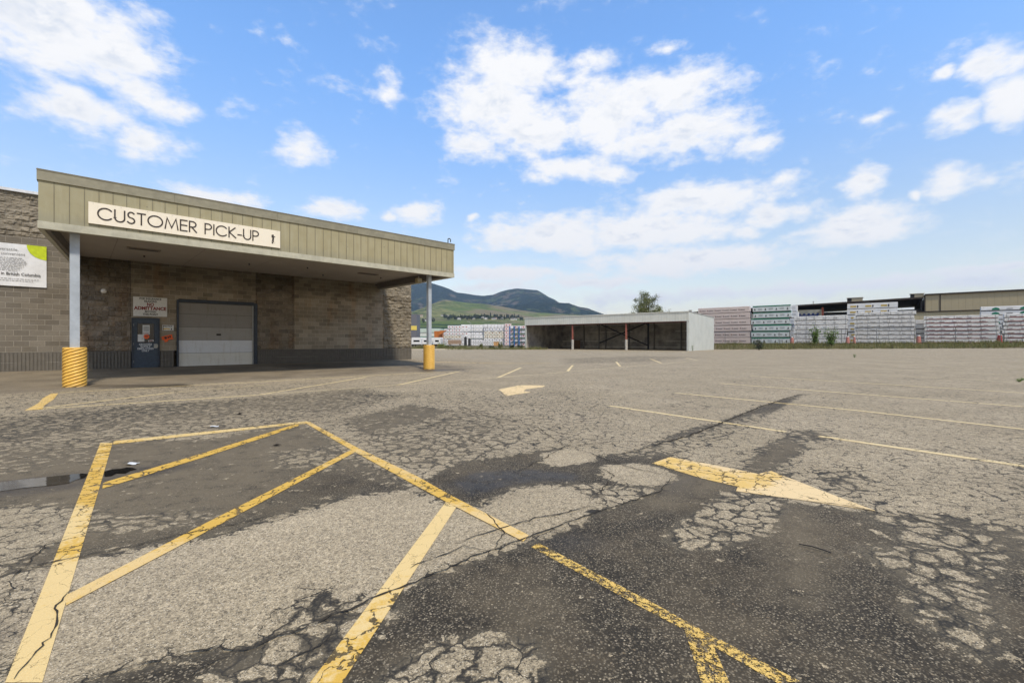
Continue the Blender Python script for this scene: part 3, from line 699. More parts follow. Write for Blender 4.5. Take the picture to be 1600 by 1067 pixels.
# wall panels, side by side, flush ones 8 mm apart in depth
BAND = .90
o = MB()
o.box(X_(-34), X_(-.17), .02, 14, BAND, 5.22)
o.build('wall', M_BLOCK, store)
MB().box(X_(-34), X_(-4.), 0, 14, 5.22, ZT).box(X_(-4.)+.001, X_(15.09), .05, 14, 5.22, ZT).build('parapet_wall', M_SPLIT, store)
split_face('parapet_facing', -4., .5, 5.22, ZT-.003, M_SPLIT, 5, label='rough split-face upper wall courses')
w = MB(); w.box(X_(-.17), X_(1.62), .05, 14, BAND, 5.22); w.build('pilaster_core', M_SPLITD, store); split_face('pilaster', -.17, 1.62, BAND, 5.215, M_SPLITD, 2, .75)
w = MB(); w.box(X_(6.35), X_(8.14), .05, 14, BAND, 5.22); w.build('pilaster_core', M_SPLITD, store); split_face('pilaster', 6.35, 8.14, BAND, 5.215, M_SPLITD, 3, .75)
w = MB(); w.box(X_(13.2), X_(15.09), .05, 14, BAND, 5.22); w.build('pilaster_core', M_SPLIT, store); split_face('pilaster', 13.2, 15.09, BAND, 5.215, M_SPLIT, 4, 1.15, 'pale split-face end pilaster')
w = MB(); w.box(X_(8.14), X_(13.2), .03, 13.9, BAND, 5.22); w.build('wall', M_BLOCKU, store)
# door bay with openings: door 1.66..2.52 x to 2.28 ; overhead 3.2..6.25 x to 3.15
DX0, DX1, DZ = 1.64, 2.58, 2.30; OX0, OX1, OZ = 3.18, 6.33, 3.16; GF = .17
w = MB()
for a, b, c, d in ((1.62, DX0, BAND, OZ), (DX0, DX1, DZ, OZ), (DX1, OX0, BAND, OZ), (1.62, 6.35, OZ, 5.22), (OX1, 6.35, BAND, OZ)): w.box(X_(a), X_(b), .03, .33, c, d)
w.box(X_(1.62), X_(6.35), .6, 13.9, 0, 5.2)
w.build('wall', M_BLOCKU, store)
# fluted base band: real vertical ribs
fb = MB()
for a, b in ((-34, -.17), (-.17, 1.62), (DX1+.02, OX0-.1), (6.42, 8.14), (8.14, 15.09)):
    fb.box(X_(a), X_(b), .0, .3, -.1, BAND-.004)
    n = int((b-a)/.102)
    for i in range(n):
        if a+i*.102 < -12: continue
        x = X_(a+(i+.5)*(b-a)/n); fb.box(x-.026, x+.026, -.034, .0-.0005, -.1, BAND-.014)
fb.box(X_(15.09)-.005, X_(15.09)+.0, .3, 14, -.1, BAND-.02)
fb.build('base_band', M_FLUTE, store)
MB().box(X_(-34), X_(15.2), -.08, .35, ZT, ZT+.10).box(X_(15.0), X_(15.2), .35, 14.1, ZT, ZT+.1).build('parapet_cap', M_CAPW, store)
MB().box(X_(-34), X_(15.0), .36, 14, ZT-.5, ZT-.4).build('roof', flat('roof_felt', (.12, .12, .12)), store)

# font helper
def text_verts(s, size, bold=0., space=1.):
    cu = bpy.data.curves.new('lettering', 'FONT'); cu.body = s; cu.size = size; cu.align_x = 'CENTER'; cu.align_y = 'CENTER'
    cu.offset = bold; cu.resolution_u = 3; cu.space_character = space; cu.space_line = .82
    ob = bpy.data.objects.new('lettering', cu); COL.objects.link(ob)
    dg = bpy.context.evaluated_depsgraph_get(); dg.update()
    me = ob.evaluated_get(dg).to_mesh()
    v = [tuple(x.co) for x in me.vertices]; f = [tuple(p.vertices) for p in me.polygons]
    ob.evaluated_get(dg).to_mesh_clear(); bpy.data.objects.remove(ob); bpy.data.curves.remove(cu)
    return v, f
def text_part(name, items, m, parent, y=-.004):
    """items: (text, size, x, z, bold, target width); lies in the x,z plane facing -y"""
    for s, size, x, z, bold, tw in items:
        mb = MB(); v, f = text_verts(s, size, bold)
        w = max(a[0] for a in v)-min(a[0] for a in v); k = tw/w if tw else 1.
        mb.add([(x+a*k, y, z+b) for a, b, c in v], f)
        mb.build(name, m, parent, normals=False)

# pedestrian door
door = MB().box(X_(DX0)+.06, X_(DX1)-.06, -.0, .05, GF, DZ-.06).build('door', M_BLUE, store)
door['label'] = 'blue-grey steel staff door with a dark window'
MB().box(X_(DX0), X_(DX0)+.06, -.03, .2, .1, DZ).box(X_(DX1)-.06, X_(DX1), -.03, .2, .1, DZ).box(X_(DX0)+.06, X_(DX1)-.06, -.03, .2, DZ-.06, DZ).build('door_frame', M_BLUED, store)
wx0, wx1, wz0, wz1 = X_(1.84), X_(2.38), 1.27, 2.06
MB().box(wx0, wx1, -.012, .002, wz0, wz1).build('window', M_GLASSD, door)
MB().box(wx0-.03, wx0, -.02, .0, wz0-.03, wz1+.03).box(wx1, wx1+.03, -.02, .0, wz0-.03, wz1+.03).box(wx0, wx1, -.02, .0, wz0-.03, wz0).box(wx0, wx1, -.02, .0, wz1, wz1+.03).build('window_frame', M_BLUED, door)
hd = MB(); hd.tube((X_(2.44), -.0, 1.10), (X_(2.44), -.07, 1.10), .022); hd.tube((X_(2.44), -.07, 1.10), (X_(2.44), -.10, 1.10), .035); hd.box(X_(2.38), X_(2.50), -.008, -.0005, 1.01, 1.20, 0)
hd.build('handle', M_STEEL, door)
for z in (.45, 1.2, 2.0): MB().tube((X_(DX0)+.065, -.012, z-.05), (X_(DX0)+.065, -.012, z+.05), .012).build('hinge', M_STEEL, door)
text_part('lettering', [('GROWERS', .115, X_(2.10), 1.17, .003, .43), ('SUPPLY', .115, X_(2.10), 1.08, .003, .34), ('EMPLOYEES', .115, X_(2.10), .99, .003, .54), ('ONLY', .115, X_(2.10), .90, .003, .26)], flat('white_lettering', (.6, .62, .64), .6), door, -.003)
MB().box(X_(2.40), X_(2.53), -.022, -.0135+.004, 1.05, 1.16).build('push_plate', M_BEIGE, door)
def notice(name, s0, s1, z0, z1, m, label, cat='notice', rot=0., marks=(), y=-.022):
    cx, cz = (s0+s1)/2, (z0+z1)/2
    e = empty(name, store_pt(cx, D0+y, cz), TH, label, cat); e.rotation_euler = (0, rot, TH)
    w, h = (s1-s0)/2, (z1-z0)/2
    MB().box(-w, w, -.002, .0, -h, h).build('sheet', m, e)
    if marks:
        mb = MB()
        for a, b, c, d in marks: mb.box(-w+2*w*a, -w+2*w*b, -.0035, -.0022, -h+2*h*c, -h+2*h*d)
        mb.build('print', M_BLACK, e)
    return e
linesP = [(.12, .88, .8-.09*i, .83-.09*i) for i in range(6)]
notice('notice', 2.00, 2.24, 1.60, 2.0, M_PAPER, 'larger white notice taped inside the staff door window', marks=linesP)
text_part('lettering', [('Closed', .085, 0, -.15, .002, .2)], M_RED, bpy.data.objects['notice'], -.004)
notice('notice', 1.84, 2.06, 1.29, 1.60, M_PAPER, 'small blank white sheet at the lower left of the staff door window', marks=[(.6, .8, .4, .45)], y=-.018)
hx = empty('sticker', store_pt(2.13, D0-.026, 1.51), TH, 'round orange warning sticker on the staff door window', 'sticker')
MB().prism([(math.cos(a)*.10, math.sin(a)*.10) for a in [i*math.pi/4+math.pi/8 for i in range(8)]], -.002, 0).build('sheet', M_ORANGE, hx)
MB().box(-.05, .05, -.0035, -.0022, -.012, .012).box(-.04, .04, -.0035, -.0022, .03, .045).build('print', M_BLACK, hx)
sk = empty('sticker', store_pt(2.28, D0-.02, 1.33), TH, 'white sticker with red print in the lower corner of the staff door window', 'sticker'); sk.rotation_euler = (0, -.12, TH)
MB().box(-.09, .09, -.002, 0, -.032, .032).build('sheet', M_PAPER, sk); MB().box(-.07, .06, -.0035, -.0022, -.02, .012).build('print', M_RED, sk)

# overhead door, five sections
rd = MB().box(X_(OX0), X_(OX1), .13, .15, GF-.1, OZ).build('overhead_door', M_BLACK, store)
rd['label'] = 'white sectional overhead door, upper sections greyer, two lower ones whiter'
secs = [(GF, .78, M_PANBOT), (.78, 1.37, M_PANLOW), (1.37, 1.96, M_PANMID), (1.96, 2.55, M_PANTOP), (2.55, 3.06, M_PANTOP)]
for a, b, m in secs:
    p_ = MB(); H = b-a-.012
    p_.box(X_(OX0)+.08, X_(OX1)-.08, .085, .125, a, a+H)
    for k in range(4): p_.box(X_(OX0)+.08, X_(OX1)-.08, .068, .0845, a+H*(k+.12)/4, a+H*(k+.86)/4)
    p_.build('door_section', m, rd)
MB().box(X_(OX0)-.0, X_(OX0)+.075, -.05, .12, .05, OZ).box(X_(OX1)-.075, X_(OX1)+.07, -.05, .12, .05, OZ).box(X_(OX0)+.075, X_(OX1)-.075, -.05, .12, OZ-.10, OZ+.04).build('door_frame', M_BLUED, rd)
MB().box(X_(OX1)-.13, X_(OX1)-.085, .02, .06, GF, OZ-.12).build('guide_rail', flat('rail', (.42, .43, .43), .5), rd)
MB().box(X_(4.70), X_(4.88), .05, .068, 1.58, 1.66).build('handle', M_BLACK, rd)
MB().box(X_(OX0)+.08, X_(OX1)-.08, .07, .12, .13, GF-.003).build('bottom_seal', M_BLACK, rd)

# ------------------------------------------------------------------ canopy
M_FASC = None
def fascia(t, p, o):
    X, Y, Z = t.xyz(t.obj())
    n = t.noise(t.obj(), 2.0, 6, .6); s = t.noise(t.vm('MULTIPLY', t.obj(), (7, 7, .7)), 1.4, 5, .6)
    c = t.mix(t.mr(X, -6.8, 6.9), (.325, .30, .19), (.345, .305, .18))
    c = t.mix(t.mr(n, .35, .7, 0, .5), c, (.27, .235, .125)); c = t.mix(t.mr(s, .48, .72, 0, .5), c, (.37, .345, .235))
    d = t.m('LESS_THAN', t.vor(t.vm('MULTIPLY', t.obj(), (1, 1, 1)), 1.9, 'F1'), .045)
    c = t.mix(t.m('MULTIPLY', d, .6), c, (.13, .12, .09))
    c = t.mix(t.mr(t.m('ADD', Z, t.m('MULTIPLY', t.m('SUBTRACT', s, .5), .5)), 4.9, 4.6, 0, .35), c, (.20, .20, .16))
    t.put(p.inputs['Base Color'], c); t.put(p.inputs['Roughness'], .6); t.put(p.inputs['Normal'], t.bump(n, .15, .01))
M_FASC = mat('olive_cladding', fascia)
M_FTRIM = flat('grey_green_trim', (.24, .225, .160), .5, 0, .15, 3); M_FTRIML = flat('pale_green_trim', (.42, .405, .315), .5, 0, .15, 3)
M_SEAM = flat('cladding_seam', (.165, .15, .10), .7)
def soff(t, p, o):
    X, Y, Z = t.xyz(t.obj()); n = t.noise(t.obj(), 1.2, 6, .6)
    c = t.mix(n, (.27, .235, .205), (.40, .36, .32))
    gx = t.m('PINGPONG', t.m('ADD', X, .3), 1.22); gy = t.m('PINGPONG', t.m('ADD', Y, .1), 1.22)
    gl = t.m('MAXIMUM', t.mr(gx, .02, .0), t.mr(gy, .02, 0.))
    c = t.mix(t.m('MULTIPLY', gl, .6), c, (.10, .085, .07))
    rs = t.m('MULTIPLY', t.mr(t.noise(t.obj(), 1.9, 6, .7), .62, .72), t.mr(t.noise(t.obj(), 9, 4), .45, .6))
    c = t.mix(t.m('MULTIPLY', rs, .8), c, (.13, .07, .04))
    t.put(p.inputs['Base Color'], c)
M_SOFF = mat('soffit_board', soff)
CS, CD = 6.14, 18.2
can = empty('canopy', store_pt(CS, CD, 0), TH, 'olive metal clad loading canopy on two posts, in front of the block store', 'canopy')
def Xc(s): return s-CS
def Yc(D): return D-CD
fs0, fs1, fd = -.77, 13.05, 17.72
fz0, fz1 = 4.36, 5.95; SKEW = .58
f_ = MB()
f_.box(Xc(fs0), Xc(fs1), Yc(fd), Yc(fd)+.12, fz0+.20, fz1-.285)          # front
f_.box(Xc(fs0), Xc(fs0)+.12, Yc(fd)+.12, Yc(24.86), fz0+.20, fz1-.285, dx=SKEW)    # sides
f_.box(Xc(fs1)-.12, Xc(fs1), Yc(fd)+.12, Yc(24.86), fz0+.20, fz1-.285)
f_.build('fascia', M_FASC, can)
sm = MB(); k = 0; x = fs0+.30
while x < fs1-.05:
    sm.box(Xc(x)-.007, Xc(x)+.007, Yc(fd)-.012, Yc(fd)-.0005, fz0+.205, fz1-.288); x += .305
sm.build('fascia_seams', M_SEAM, can)
tr = MB()
tr.box(Xc(fs0)-.03, Xc(fs1)+.03, Yc(fd)-.04, Yc(fd)+.15, fz1-.285, fz1)
tr.box(Xc(fs0)-.03, Xc(fs0)+.12, Yc(fd)+.15, Yc(24.86), fz1-.285, fz1, dx=SKEW).box(Xc(fs1)-.12, Xc(fs1)+.03, Yc(fd)+.15, Yc(24.86), fz1-.285, fz1)
tr.build('top_flashing', M_FTRIM, can)
tj = MB()
for q in (2.2, 5.2, 8.2, 11.2): tj.box(Xc(q), Xc(q)+.012, Yc(fd)-.044, Yc(fd)-.0405, fz1-.28, fz1-.004)
tj.box(Xc(fs0)-.035, Xc(fs1)+.035, Yc(fd)-.048, Yc(fd)-.0405, fz1-.03, fz1+.012)
tj.build('flashing_joint', M_SEAM, can)
tb = MB()
tb.box(Xc(fs0)-.015, Xc(fs1)+.015, Yc(fd)-.025, Yc(fd)+.15, fz0, fz0+.20)
tb.box(Xc(fs0)-.015, Xc(fs0)+.10, Yc(fd)+.15, Yc(24.86), fz0, fz0+.20, dx=SKEW).box(Xc(fs1)-.14, Xc(fs1)+.015, Yc(fd)+.15, Yc(24.86), fz0, fz0+.20)
tb.build('bottom_trim', M_FTRIML, can)
MB().box(Xc(fs0)+.101, Xc(fs0)+.2, Yc(fd)+.15, Yc(24.6), fz0+.01, 4.68, dx=SKEW).box(Xc(fs1)-.42, Xc(fs1)-.141, Yc(fd)+.15, Yc(24.6), fz0+.01, 4.68).box(Xc(fs0)+.25, Xc(fs1)-.42, Yc(fd)+.151, Yc(fd)+.26, fz0+.01, 4.68).build('edge_beam', flat('soffit_beam', (.13, .115, .10), .7), can)
MB().box(Xc(fs0)+.75, Xc(fs1)-.15, Yc(fd)+.16, Yc(24.88), 4.685, 4.73).box(Xc(fs0)+.12, Xc(fs0)+.75, Yc(fd)+.16, Yc(24.88), 4.685, 4.73, dxl=SKEW).build('soffit', M_SOFF, can)
MB().box(Xc(fs0)+.62, Xc(fs1)-.125, Yc(fd)+.13, Yc(24.88), 5.58, 5.62).box(Xc(fs0)+.121, Xc(fs0)+.62, Yc(fd)+.13, Yc(24.88), 5.58, 5.62, dxl=SKEW-.1).build('roof', flat('canopy_roof', (.2, .2, .2)), can)
for vs, vd in ((1.76, 21.4), (10.5, 21.4)):
    v_ = MB().box(Xc(vs)-.42, Xc(vs)+.42, Yc(vd)-.13, Yc(vd)+.13, 4.66, 4.683).build('soffit_vent', M_BLACK, can)
    fr = MB()
    fr.box(Xc(vs)-.48, Xc(vs)+.48, Yc(vd)-.18, Yc(vd)-.135, 4.65, 4.684).box(Xc(vs)-.48, Xc(vs)+.48, Yc(vd)+.135, Yc(vd)+.18, 4.65, 4.684)
    fr.box(Xc(vs)-.48, Xc(vs)-.425, Yc(vd)-.135, Yc(vd)+.135, 4.65, 4.684).box(Xc(vs)+.425, Xc(vs)+.48, Yc(vd)-.135, Yc(vd)+.135, 4.65, 4.684)
    fr.build('vent_frame', flat('vent_frame', (.20, .17, .14)), v_)
for vs, vd in ((1.9, 23.0), (5.4, 22.2), (7.6, 21.5), (11.6, 22.2), (9.0, 23.3)):
    MB().tube((Xc(vs), Yc(vd), 4.683), (Xc(vs), Yc(vd), 4.62), .03).build('sprinkler_head', M_BLACK, can)
M_POST = flat('pale_blue_grey_post', (.36, .40, .44), .45, 0, .12, 3)
for ps, pd_, w_ in ((-.06, 18.2, .105), (11.97, 18.2, .085)):
    po = MB().box(Xc(ps)-w_, Xc(ps)+w_, Yc(pd_)-w_, Yc(pd_)+w_, 0., 4.685).build('post', M_POST, can)
    MB().box(Xc(ps)-.17, Xc(ps)+.17, Yc(pd_)-.17, Yc(pd_)+.17, 4.60, 4.672).build('post_head', M_STEEL, po)
# yellow ribbed guards around the post feet
def guard(t, p, o):
    n = t.noise(t.obj(), 6, 5, .6)
    c = t.mix(t.mr(n, .35, .7), (.80, .50, .10), (.70, .40, .07)); c = t.mix(t.mr(t.xyz(t.obj())[2], .10, .0, 0, .6), c, (.30, .20, .08))
    c = t.mix(t.mr(t.noise(t.vm('MULTIPLY', t.obj(), (4, 4, 1)), 5, 5, .7), .60, .72, 0, .5), c, (.45, .30, .12))
    t.put(p.inputs['Base Color'], c); t.put(p.inputs['Roughness'], .5)
M_GUARD = mat('yellow_plastic', guard)
M_GUARDG = flat('guard_groove', (.34, .18, .03), .7)
def post_guard(s, D, r, h, label):
    g = empty('post_guard', store_pt(s, D, 0), TH, label, 'post guard', 'yellow guards around the canopy posts')
    mb = MB(); n, m_ = 96, 90; vs = []; turns = 18
    for j in range(m_+1):
        z = h*j/m_
        for i in range(n):
            a = 2*math.pi*i/n; ph = z/.092-a*6/(2*math.pi)
            q = ph % 1.0; groove = max(0., 1-abs(q-.5)/.26)
            e = 1-.5*max(0, (z-h+.03)/.03)**2*.06
            rr = r*e-.022*groove**.7; vs.append((rr*math.cos(a), rr*math.sin(a), z))
    fs = [(j*n+i, j*n+(i+1) % n, (j+1)*n+(i+1) % n, (j+1)*n+i) for j in range(m_) for i in range(n)]
    mb.add(vs, fs, 0, True)
    # groove faces take the darker yellow-brown material
    for k_, f in enumerate(fs):
        rr = sum(math.hypot(vs[q][0], vs[q][1]) for q in f)/4
        if rr < r-.017: mb.mi[k_] = 1
    mb.build('sleeve', [M_GUARD, M_GUARDG], g)
    c = MB(); c.tube((0, 0, h-.002), (0, 0, h+.02), r*.985, r*.93, 48); c.build('cap', M_GUARD, g)
    return g
post_guard(-.06, 18.2, .265, 1.11, 'yellow spiral ribbed guard around the foot of the left canopy post')
post_guard(11.97, 18.2, .265, 1.11, 'yellow spiral ribbed guard around the foot of the right canopy post')
# hook on the roof, flood light below the right end
hk = empty('lifting_hook', store_pt(12.85, 17.8, 5.95), TH, 'small dark metal loop standing on the right corner of the canopy roof', 'hook')
MB().path([(-.08, 0, 0), (-.08, 0, .22), (0, 0, .27), (.07, 0, .22), (.07, 0, .10)], .022).build('loop', M_BLACK, hk)
MB().box(-.1, .1, -.05, .05, 0, .03).build('foot', M_STEEL, hk)
fl = empty('flood_light', store_pt(11.75, 18.75, 4.33), TH, 'small beige flood light hanging under the right end of the canopy', 'lamp')
MB().box(-.13, .13, -.1, .1, -.24, -.03).build('housing', flat('lamp_housing', (.32, .27, .15), .5), fl); MB().tube((0, 0, -.03), (0, 0, .08), .03).build('bracket', M_STEEL, fl)
MB().box(-.10, .10, -.108, -.1005, -.21, -.06).build('lens', flat('lens', (.45, .42, .33), .2), fl)
lm = empty('wall_lamp', store_pt(.77, D0, 3.35), TH, 'small round white lamp on the dark block wall behind the left post', 'lamp')
MB().tube((0, 0, 0), (0, -.05, 0), .10, n=20).build('base', M_BEIGE, lm)
dm = MB(); 
for j in range(6):
    a0, a1 = j*math.pi/12, (j+1)*math.pi/12
    dm.tube((0, -.05-.11*math.sin(a0), 0), (0, -.05-.11*math.sin(a1), 0), .10*math.cos(a0), max(.002, .10*math.cos(a1)), 20, cap=False)
dm.build('globe', flat('opal_glass', (.75, .73, .68), .25), lm)

# ------------------------------------------------------------------ signs
def arc(cx, cz, rx, rz, a0, a1, n=18): return [(cx+rx*math.cos(R(a0+(a1-a0)*i/n)), cz+rz*math.sin(R(a0+(a1-a0)*i/n))) for i in range(n+1)]
GL = {
 'C': (.86, [arc(.47, .5, .47, .5, 42, 318)]), 'U': (.62, [[(0, 1), (0, .34)]+arc(.31, .34, .31, .34, 180, 360)+[(.62, 1)]]),
 'S': (.46, [arc(.24, .75, .21, .25, 35, 270, 12)+arc(.22, .25, .24, .25, 90, -150, 12)]), 'T': (.52, [[(0, 1), (.52, 1)], [(.26, 1), (.26, 0)]]),
 'O': (1.0, [arc(.5, .5, .5, .5, 0, 360, 30)]), 'M': (.92, [[(0, 0), (.14, 1), (.46, .12), (.78, 1), (.92, 0)]]),
 'E': (.48, [[(.48, 1), (0, 1), (0, 0), (.48, 0)], [(0, .53), (.46, .53)]]),
 'R': (.52, [[(0, 0), (0, 1), (.2, 1)]+arc(.22, .73, .27, .27, 90, -90, 10)+[(0, .46)], [(.16, .46), (.52, 0)]]),
 'P': (.5, [[(0, 0), (0, 1), (.2, 1)]+arc(.22, .73, .28, .27, 90, -90, 10)+[(0, .46)]]), 'I': (.0, [[(0, 0), (0, 1)]]),
 'K': (.56, [[(0, 0), (0, 1)], [(.50, 1), (.02, .50), (.56, 0)]]), '-': (.30, [[(0, .36), (.30, .36)]]), ' ': (.30, []),
}
def stroke_text(mb, s, x0, z0, width, h, th, y0, y1):
    gap = .19; tot = sum(GL[c][0] for c in s)+gap*(len(s)-1); k = width/tot; x = x0
    for c in s:
        w, strokes = GL[c]
        for st in strokes:
            pts = [Vector((x+p*k, z0+q*h)) for p, q in st]; n = len(pts); Lr = []
            closed = (pts[0]-pts[-1]).length < 1e-4
            for i in range(n):
                a = pts[i-1] if i else (pts[-2] if closed else None); b = pts[i+1] if i < n-1 else (pts[1] if closed else None)
                d0 = (pts[i]-a).normalized() if a is not None else None; d1 = (b-pts[i]).normalized() if b is not None else None
                d = ((d0 or d1)+(d1 or d0)).normalized(); nn = Vector((-d.y, d.x))
                cs = 1. if (d0 is None or d1 is None) else max(.45, nn.dot(Vector((-d0.y, d0.x))))
                e = nn*(th/2/cs); p = pts[i]
                if a is None: p = p-d1*th*.45
                if b is None: p = p+d0*th*.45
                Lr.append((p+e, p-e))
            vs = [(q.x, y, q.y) for y in (y0, y1) for pr in Lr for q in pr]; m_ = 2*n; fs = []
            for i in range(n-1):
                fs += [(2*i, 2*i+1, 2*i+3, 2*i+2), (m_+2*i, m_+2*i+2, m_+2*i+3, m_+2*i+1), (2*i, 2*i+2, m_+2*i+2, m_+2*i), (2*i+1, m_+2*i+1, m_+2*i+3, 2*i+3)]
            mb.add(vs, fs)
        x += (w+gap)*k
sg = empty('customer_sign', store_pt(2.755, fd-.055, 4.97), TH, 'long cream board reading CUSTOMER PICK-UP on the canopy fascia', 'sign')
w2, h2 = 2.535, .305
def creamf(t, p, o):
    s = t.noise(t.vm('MULTIPLY', t.obj(), (5, 5, .8)), 1.5, 5, .6)
    t.put(p.inputs['Base Color'], t.mix(t.mr(s, .45, .75, 0, .5), (.80, .735, .60), (.70, .63, .49))); t.put(p.inputs['Roughness'], .5)
MB().box(-w2, w2, 0, .04, -h2, h2).build('board', mat('cream_board', creamf), sg)
lt = MB(); stroke_text(lt, 'CUSTOMER PICK-UP', -w2+.20, -.155, 4.16, .33, .035, -.012, -.001); lt.build('lettering', M_BROWNT, sg)
# small dark figure emblem at the right end of the board
em = MB(); ex = w2-.24
em.prism([(ex+math.cos(a)*.028, .118+math.sin(a)*.03) for a in [i*math.pi/5 for i in range(10)]], -.008, -.001)
em.prism([(ex-.035, .09), (ex+.03, .09), (ex+.035, -.02), (ex+.02, -.06), (ex-.03, -.05), (ex-.022, .02)], -.0082, -.0012)
em.prism([(ex+.028, .09), (ex+.075, .075), (ex+.075, .055), (ex+.03, .06)], -.0084, -.0014)
em.prism([(ex-.03, -.045), (ex+.0, -.05), (ex-.012, -.12), (ex+.012, -.175), (ex-.04, -.175), (ex-.042, -.12)], -.0086, -.0016)
em.prism([(ex+.0, -.05), (ex+.024, -.055), (ex+.035, -.11), (ex+.02, -.14), (ex+.005, -.11)], -.0088, -.0018)
em.prism([(ex-.05, .13), (ex-.028, .125), (ex-.03, .03), (ex-.045, .03)], -.009, -.002)
em.box(ex+.055, ex+.068, -.006, -.001, -.165, -.15)
em.build('emblem', M_BROWNT, sg)
for q in range(9): MB().tube((-w2+.1+q*(2*w2-.2)/8, -.001, h2-.03), (-w2+.1+q*(2*w2-.2)/8, -.008, h2-.03), .008, n=6).build('screw', M_STEEL, sg)

na = empty('warning_sign', store_pt(2.265, D0-.02, 2.785), TH, 'white board reading NO ADMITTANCE above the blue staff door', 'sign')
w2, h2 = .575, .41
MB().box(-w2, w2, 0, .015, -h2, h2).build('board', M_WHITE, na)
text_part('black_lettering', [('FOR INSURANCE', .118, 0, .335, .003, .74), ('REASONS', .118, 0, .225, .003, .42), ('BEYOND', .118, 0, -.215, .003, .38), ('THIS POINT', .118, 0, -.33, .003, .52)], M_BLACK, na)
text_part('red_lettering', [('NO', .19, 0, .09, .008, .24), ('ADMITTANCE', .19, 0, -.075, .009, 1.10)], M_RED, na)
pl = empty('small_sign', store_pt(2.87, D0-.03, 1.90), TH, 'small white plate with black and yellow print right of the staff door', 'sign')
MB().box(-.2, .2, 0, .012, -.12, .12).build('board', M_WHITE, pl)
text_part('lettering', [('NOTICE', .10, -.0, .065, .002, .30)], M_BLACK, pl)
MB().prism([(-.16, -.03), (-.05, -.02), (.06, -.03), (.06, -.075), (-.05, -.06), (-.16, -.085)], -.004, -.001).build('yellow_print', M_YELPLATE, pl)
MB().box(.10, .14, -.004, -.001, -.09, -.02).box(-.18, -.16, -.004, -.001, -.1, .1).build('black_print', M_BLACK, pl)
og = empty('poster', store_pt(2.85, D0-.03, 1.44), TH, 'torn bright orange card stuck crookedly to the wall beside the staff door', 'poster'); og.rotation_euler = (0, -.22, TH)
MB().prism([(-.19, -.03), (-.20, .11), (.0, .12), (.19, .14), (.18, .0), (.20, -.08), (.02, -.07), (-.02, -.14), (-.14, -.15), (-.12, -.06)], 0, .005).build('card', M_ORANGE, og)
MB().box(-.10, -.02, -.003, -.0005, -.02, .08).box(.01, .06, -.003, -.0005, -.01, .07).box(.08, .13, -.003, -.0005, .0, .09).build('print', M_BLACK, og)

bn = empty('banner', store_pt(-2.35, D0-.03, 4.14), TH, 'white vinyl banner with lime green corner quarter circle on the left block wall', 'banner')
bw, bz0, bz1 = 1.49, -.79, .77
bmesh_ = MB(); nx, nz = 40, 22; vs = []
for j in range(nz+1):
    for i in range(nx+1):
        x = -bw+2*bw*i/nx; z = bz0+(bz1-bz0)*j/nz
        vs.append((x, .008*math.sin(x*3+z*4)+.005*math.sin(x*9-z*5), z))
bmesh_.add(vs, [(j*(nx+1)+i, j*(nx+1)+i+1, (j+1)*(nx+1)+i+1, (j+1)*(nx+1)+i) for j in range(nz) for i in range(nx)], 0, True)
bmesh_.build('sheet', flat('white_vinyl', (.72, .73, .74), .45, 0, .05, 8), bn, normals=False)
qc = [(bw, bz1), (bw-.52, bz1)]+[(bw-.52*math.cos(R(a)), bz1-.52*math.sin(R(a))) for a in range(6, 90, 7)]+[(bw, bz1-.52)]
MB().prism(qc, -.022, -.016).build('green_corner', flat('lime_print', (.50, .60, .01), .45), bn)
items = [('agile, versatile,', .155, .37, .55, 0, .78), ('efficient, convenient', .155, .37, .39, 0, 1.12)]
text_part('heading', items, flat('grey_print', (.22, .22, .22), .6), bn, -.018)
items = [('Dealer in British Columbia', .15, .63, -.35, .002, 1.40)]
text_part('lower_heading', items, M_BLACK, bn, -.018)
rr_ = random.Random(3); M_SPR = flat('pale_grey_print', (.30, .30, .30), .6)
for r_ in range(9):
    pm = MB()
    z = .235-r_*.058; x = -.55+.12*(r_ % 2); hw = .72-.05*abs(r_-3)
    c_ = .28; xx = c_-hw
    while xx < c_+hw:
        w_ = rr_.uniform(.03, .11); pm.box(xx, min(xx+w_, c_+hw), -.019, -.017, z, z+.020); xx += w_+.022
    pm.build('print_line', M_SPR, bn)
for r_ in range(2):
    xx = .05; pm = MB()
    while xx < 1.3-.2*r_:
        w_ = rr_.uniform(.03, .1); pm.box(xx, xx+w_, -.019, -.017, -.53-r_*.07, -.512-r_*.07); xx += w_+.02
    pm.build('print_line', M_SPR, bn)
MB().box(-.12, -.05, -.019, -.017, -.62, -.50).box(-.5, -.18, -.019, -.017, -.57, -.54).box(-.9, -.0, -.0188, -.0172, -.335, -.325).build('logo_block', M_BLACK, bn)

# litter in the lot
def litter(px, py, w, l, rot, m, label, name='litter', curl=.004):
    x, y = P(px, py); e = empty(name, (x, y, float(gz(x, y))+.006), rot, label, 'litter'); mb = MB(); vs = []
    for j in range(5):
        for i in range(5): vs.append((w*(i/4-.5), l*(j/4-.5), curl*(math.sin(i*1.3)+math.cos(j*1.7+i))+curl*2))
    mb.add(vs, [(j*5+i, j*5+i+1, (j+1)*5+i+1, (j+1)*5+i) for j in range(4) for i in range(4)], 0, True); mb.build('paper', m, e, normals=False); return e
litter(207, 725.5, .10, .08, .2, M_PAPER, 'crumpled white paper at the edge of the puddle')
litter(335, 667, .11, .09, .5, M_PAPER, 'flat white scrap of paper above the hatched box')
x, y = P(1273, 859); tw = empty('twig', (x, y, .012), -.75, 'thin black twig on the dark asphalt below the large arrow', 'twig')
MB().path([(-.085, 0, 0), (-.02, .006, .004), (.04, .002, .003), (.085, -.006, 0)], .004, 6).build('stick', M_BLACK, tw)
x, y = P(432, 697); lf = empty('leaf', (x, y, .012), .3, 'curled dark leaf on the asphalt inside the hatched box', 'leaf')
